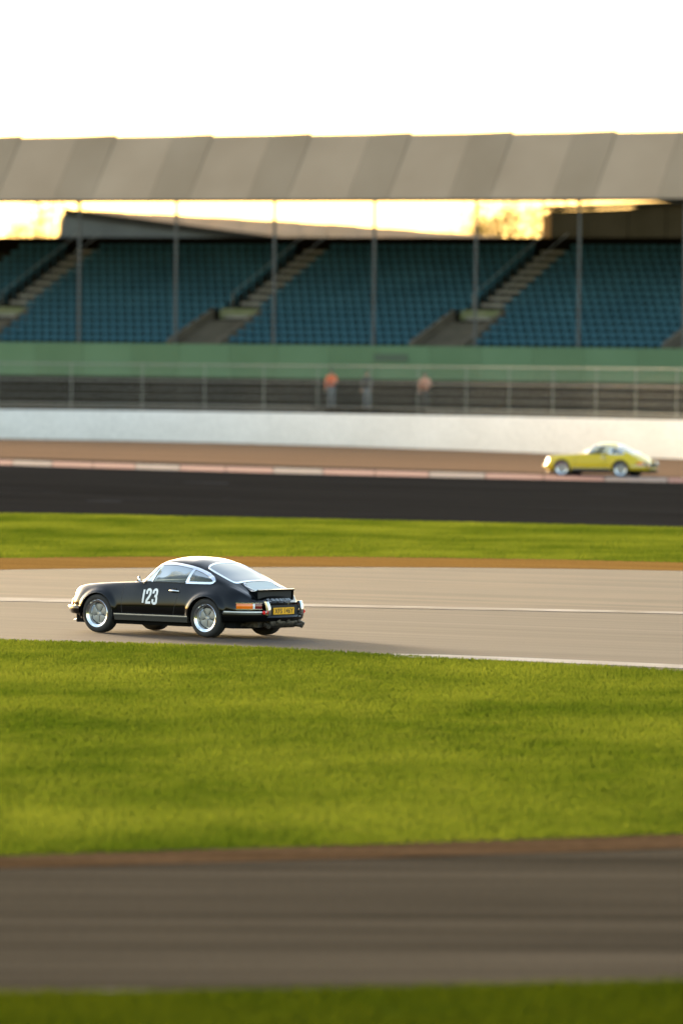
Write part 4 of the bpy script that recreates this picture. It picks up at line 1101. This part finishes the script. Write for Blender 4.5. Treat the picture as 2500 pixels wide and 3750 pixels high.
def stander(px, Y, ztop, top_m, leg_m, cap_m, label, lean=0.0, cat='person', pose=0, rz=-1.7):
    base = P(px, HY, Y); fz = ztop - 1.78
    root = empty('person', (base.x, base.y, fz), rz); tag(root, label, cat, 'people behind the catch fence')
    L_ = lean
    def j(x, y, z, r_): return ((x + L_ * max(0, z - .9), y, z), r_)
    J = {'pel': j(0, 0, .95, (.13, .16)), 'sp': j(0, 0, 1.15, (.12, .15)), 'ch': j(0, 0, 1.36, (.13, .18)), 'nk': j(0, 0, 1.50, .06),
         'sl': j(0, .19, 1.42, .065), 'el': j(.06 + .1 * pose, .25, 1.15, .05), 'hl': j(.20 + .15 * pose, .20, .98 + .25 * pose, .038),
         'sr': j(0, -.19, 1.42, .065), 'er': j(.04, -.27, 1.15, .05), 'hr': j(.14, -.24, .93, .038)}
    E = [('pel', 'sp'), ('sp', 'ch'), ('ch', 'nk'), ('ch', 'sl'), ('sl', 'el'), ('el', 'hl'), ('ch', 'sr'), ('sr', 'er'), ('er', 'hr')]
    body = skin_person(root, J, E, 'jacket', top_m)
    K = {'p': ((0, 0, .95), (.12, .15)), 'a': ((0, .09, .86), .09), 'b': ((.02, .10, .50), .065), 'c': ((0, .11, .08), .045), 'd': ((.14, .12, .03), .04),
         'e': ((0, -.09, .86), .09), 'f': ((.03, -.10, .50), .065), 'g': ((0, -.11, .08), .045), 'h': ((.14, -.12, .03), .04)}
    skin_person(root, K, [('p', 'a'), ('a', 'b'), ('b', 'c'), ('c', 'd'), ('p', 'e'), ('e', 'f'), ('f', 'g'), ('g', 'h')], 'trousers', leg_m)
    for sgn, hz in ((1, .98 + .25 * pose), (-1, .93)):
        hx = (.20 + .15 * pose) if sgn > 0 else .14; hx += L_ * max(0, hz - .9)
        b = MB(); c = Vector((hx + .03, sgn * (.20 if sgn > 0 else .24), hz - .03)); b.box(c, (.05, .07, .085))
        for q in range(4): b.tube([c + Vector((.01, -.027 + q * .018, -.04)), c + Vector((.02, -.027 + q * .018, -.085 - .008 * (q in (1, 2)))), c + Vector((.005, -.027 + q * .018, -.11))], [.010, .009, .007], 5)
        b.tube([c + Vector((.02, .03, 0)), c + Vector((.045, .045, -.045))], [.012, .009], 5); b.build('hand', M_skin, root)
    head(root, (.02 + L_ * .75, 0, 1.645), cap_m)
    return root
# marshal platform behind the fence
wall_Y = lambda px: G(px, interp_line(B_wall, px)).y
pb = P(1400, HY, wall_Y(1400) + 2.2); plat = empty('marshal_platform', (pb.x, pb.y, 0), -ANG); plat.rotation_euler = (0, 0, -R(52)); tag(plat, 'low scaffold platform behind the white wall where the marshals stand', 'platform')
MB().box((0, 0, 1.74), (8.5, 1.6, .08)).build('deck', M_step, plat)
for x in (-3.6, 0, 3.6):
    for y in (-.7, .7): MB().tube([(x, y, 0), (x, y, 1.7)], .03, 6).build('leg', M_steel, plat)
stander(1215, wall_Y(1215) + 2.2, 3.58, M_oran, M_grey, M_darkc, 'person in orange overalls and dark cap standing behind the catch fence', 0, pose=1)
stander(1345, wall_Y(1345) + 2.2, 3.52, M_darkc, M_grey, M_darkc, 'person in dark jacket beside the orange marshal behind the catch fence', .1)
stander(1560, wall_Y(1560) + 2.2, 3.50, M_pink, M_darkc, M_darkc, 'person in salmon vest bending forward behind the fence, right of the other two', .55, pose=1)

# driver of the black car
dr = empty('person', (car_loc.x, car_loc.y, .006), HEAD); tag(dr, 'driver in dark race suit and pale helmet holding the wheel of the black coupe', 'person')
J = {'pel': ((-.45, -.36, .52), (.14, .16)), 'sp': ((-.53, -.36, .70), (.12, .15)), 'ch': ((-.58, -.36, .85), (.12, .17)), 'nk': ((-.60, -.36, .95), .06),
     'sl': ((-.56, -.19, .88), .06), 'el': ((-.36, -.12, .72), .048), 'hl': ((-.06, -.20, .86), .035), 'sr': ((-.56, -.53, .88), .06), 'er': ((-.36, -.60, .72), .048), 'hr': ((-.06, -.52, .86), .035),
     'kl': ((-.05, -.25, .55), .075), 'fl': ((.35, -.25, .35), .05), 'kr': ((-.05, -.47, .55), .075), 'fr': ((.35, -.47, .35), .05)}
skin_person(dr, J, [('pel', 'sp'), ('sp', 'ch'), ('ch', 'nk'), ('ch', 'sl'), ('sl', 'el'), ('el', 'hl'), ('ch', 'sr'), ('sr', 'er'), ('er', 'hr'), ('pel', 'kl'), ('kl', 'fl'), ('pel', 'kr'), ('kr', 'fr')], 'race_suit', mat('grey_race_suit', (.12, .12, .12), .8))
for y in (-.20, -.52):
    b = MB(); c = Vector((-.03, y, .88)); b.box(c, (.06, .07, .06))
    for q in range(4): b.tube([c + Vector((.02, -.027 + q * .018, .02)), c + Vector((.05, -.027 + q * .018, .01)), c + Vector((.045, -.027 + q * .018, -.025))], .009, 5)
    b.tube([c + Vector((-.01, .03, .02)), c + Vector((.03, .05, .03))], .01, 5); b.build('hand', M_skin, dr)
dr.scale = (SCL, SCL, SCL)
head(dr, (-.56, -.36, .985), mat('pale_helmet', (.5, .5, .48), .3), helmet=True)
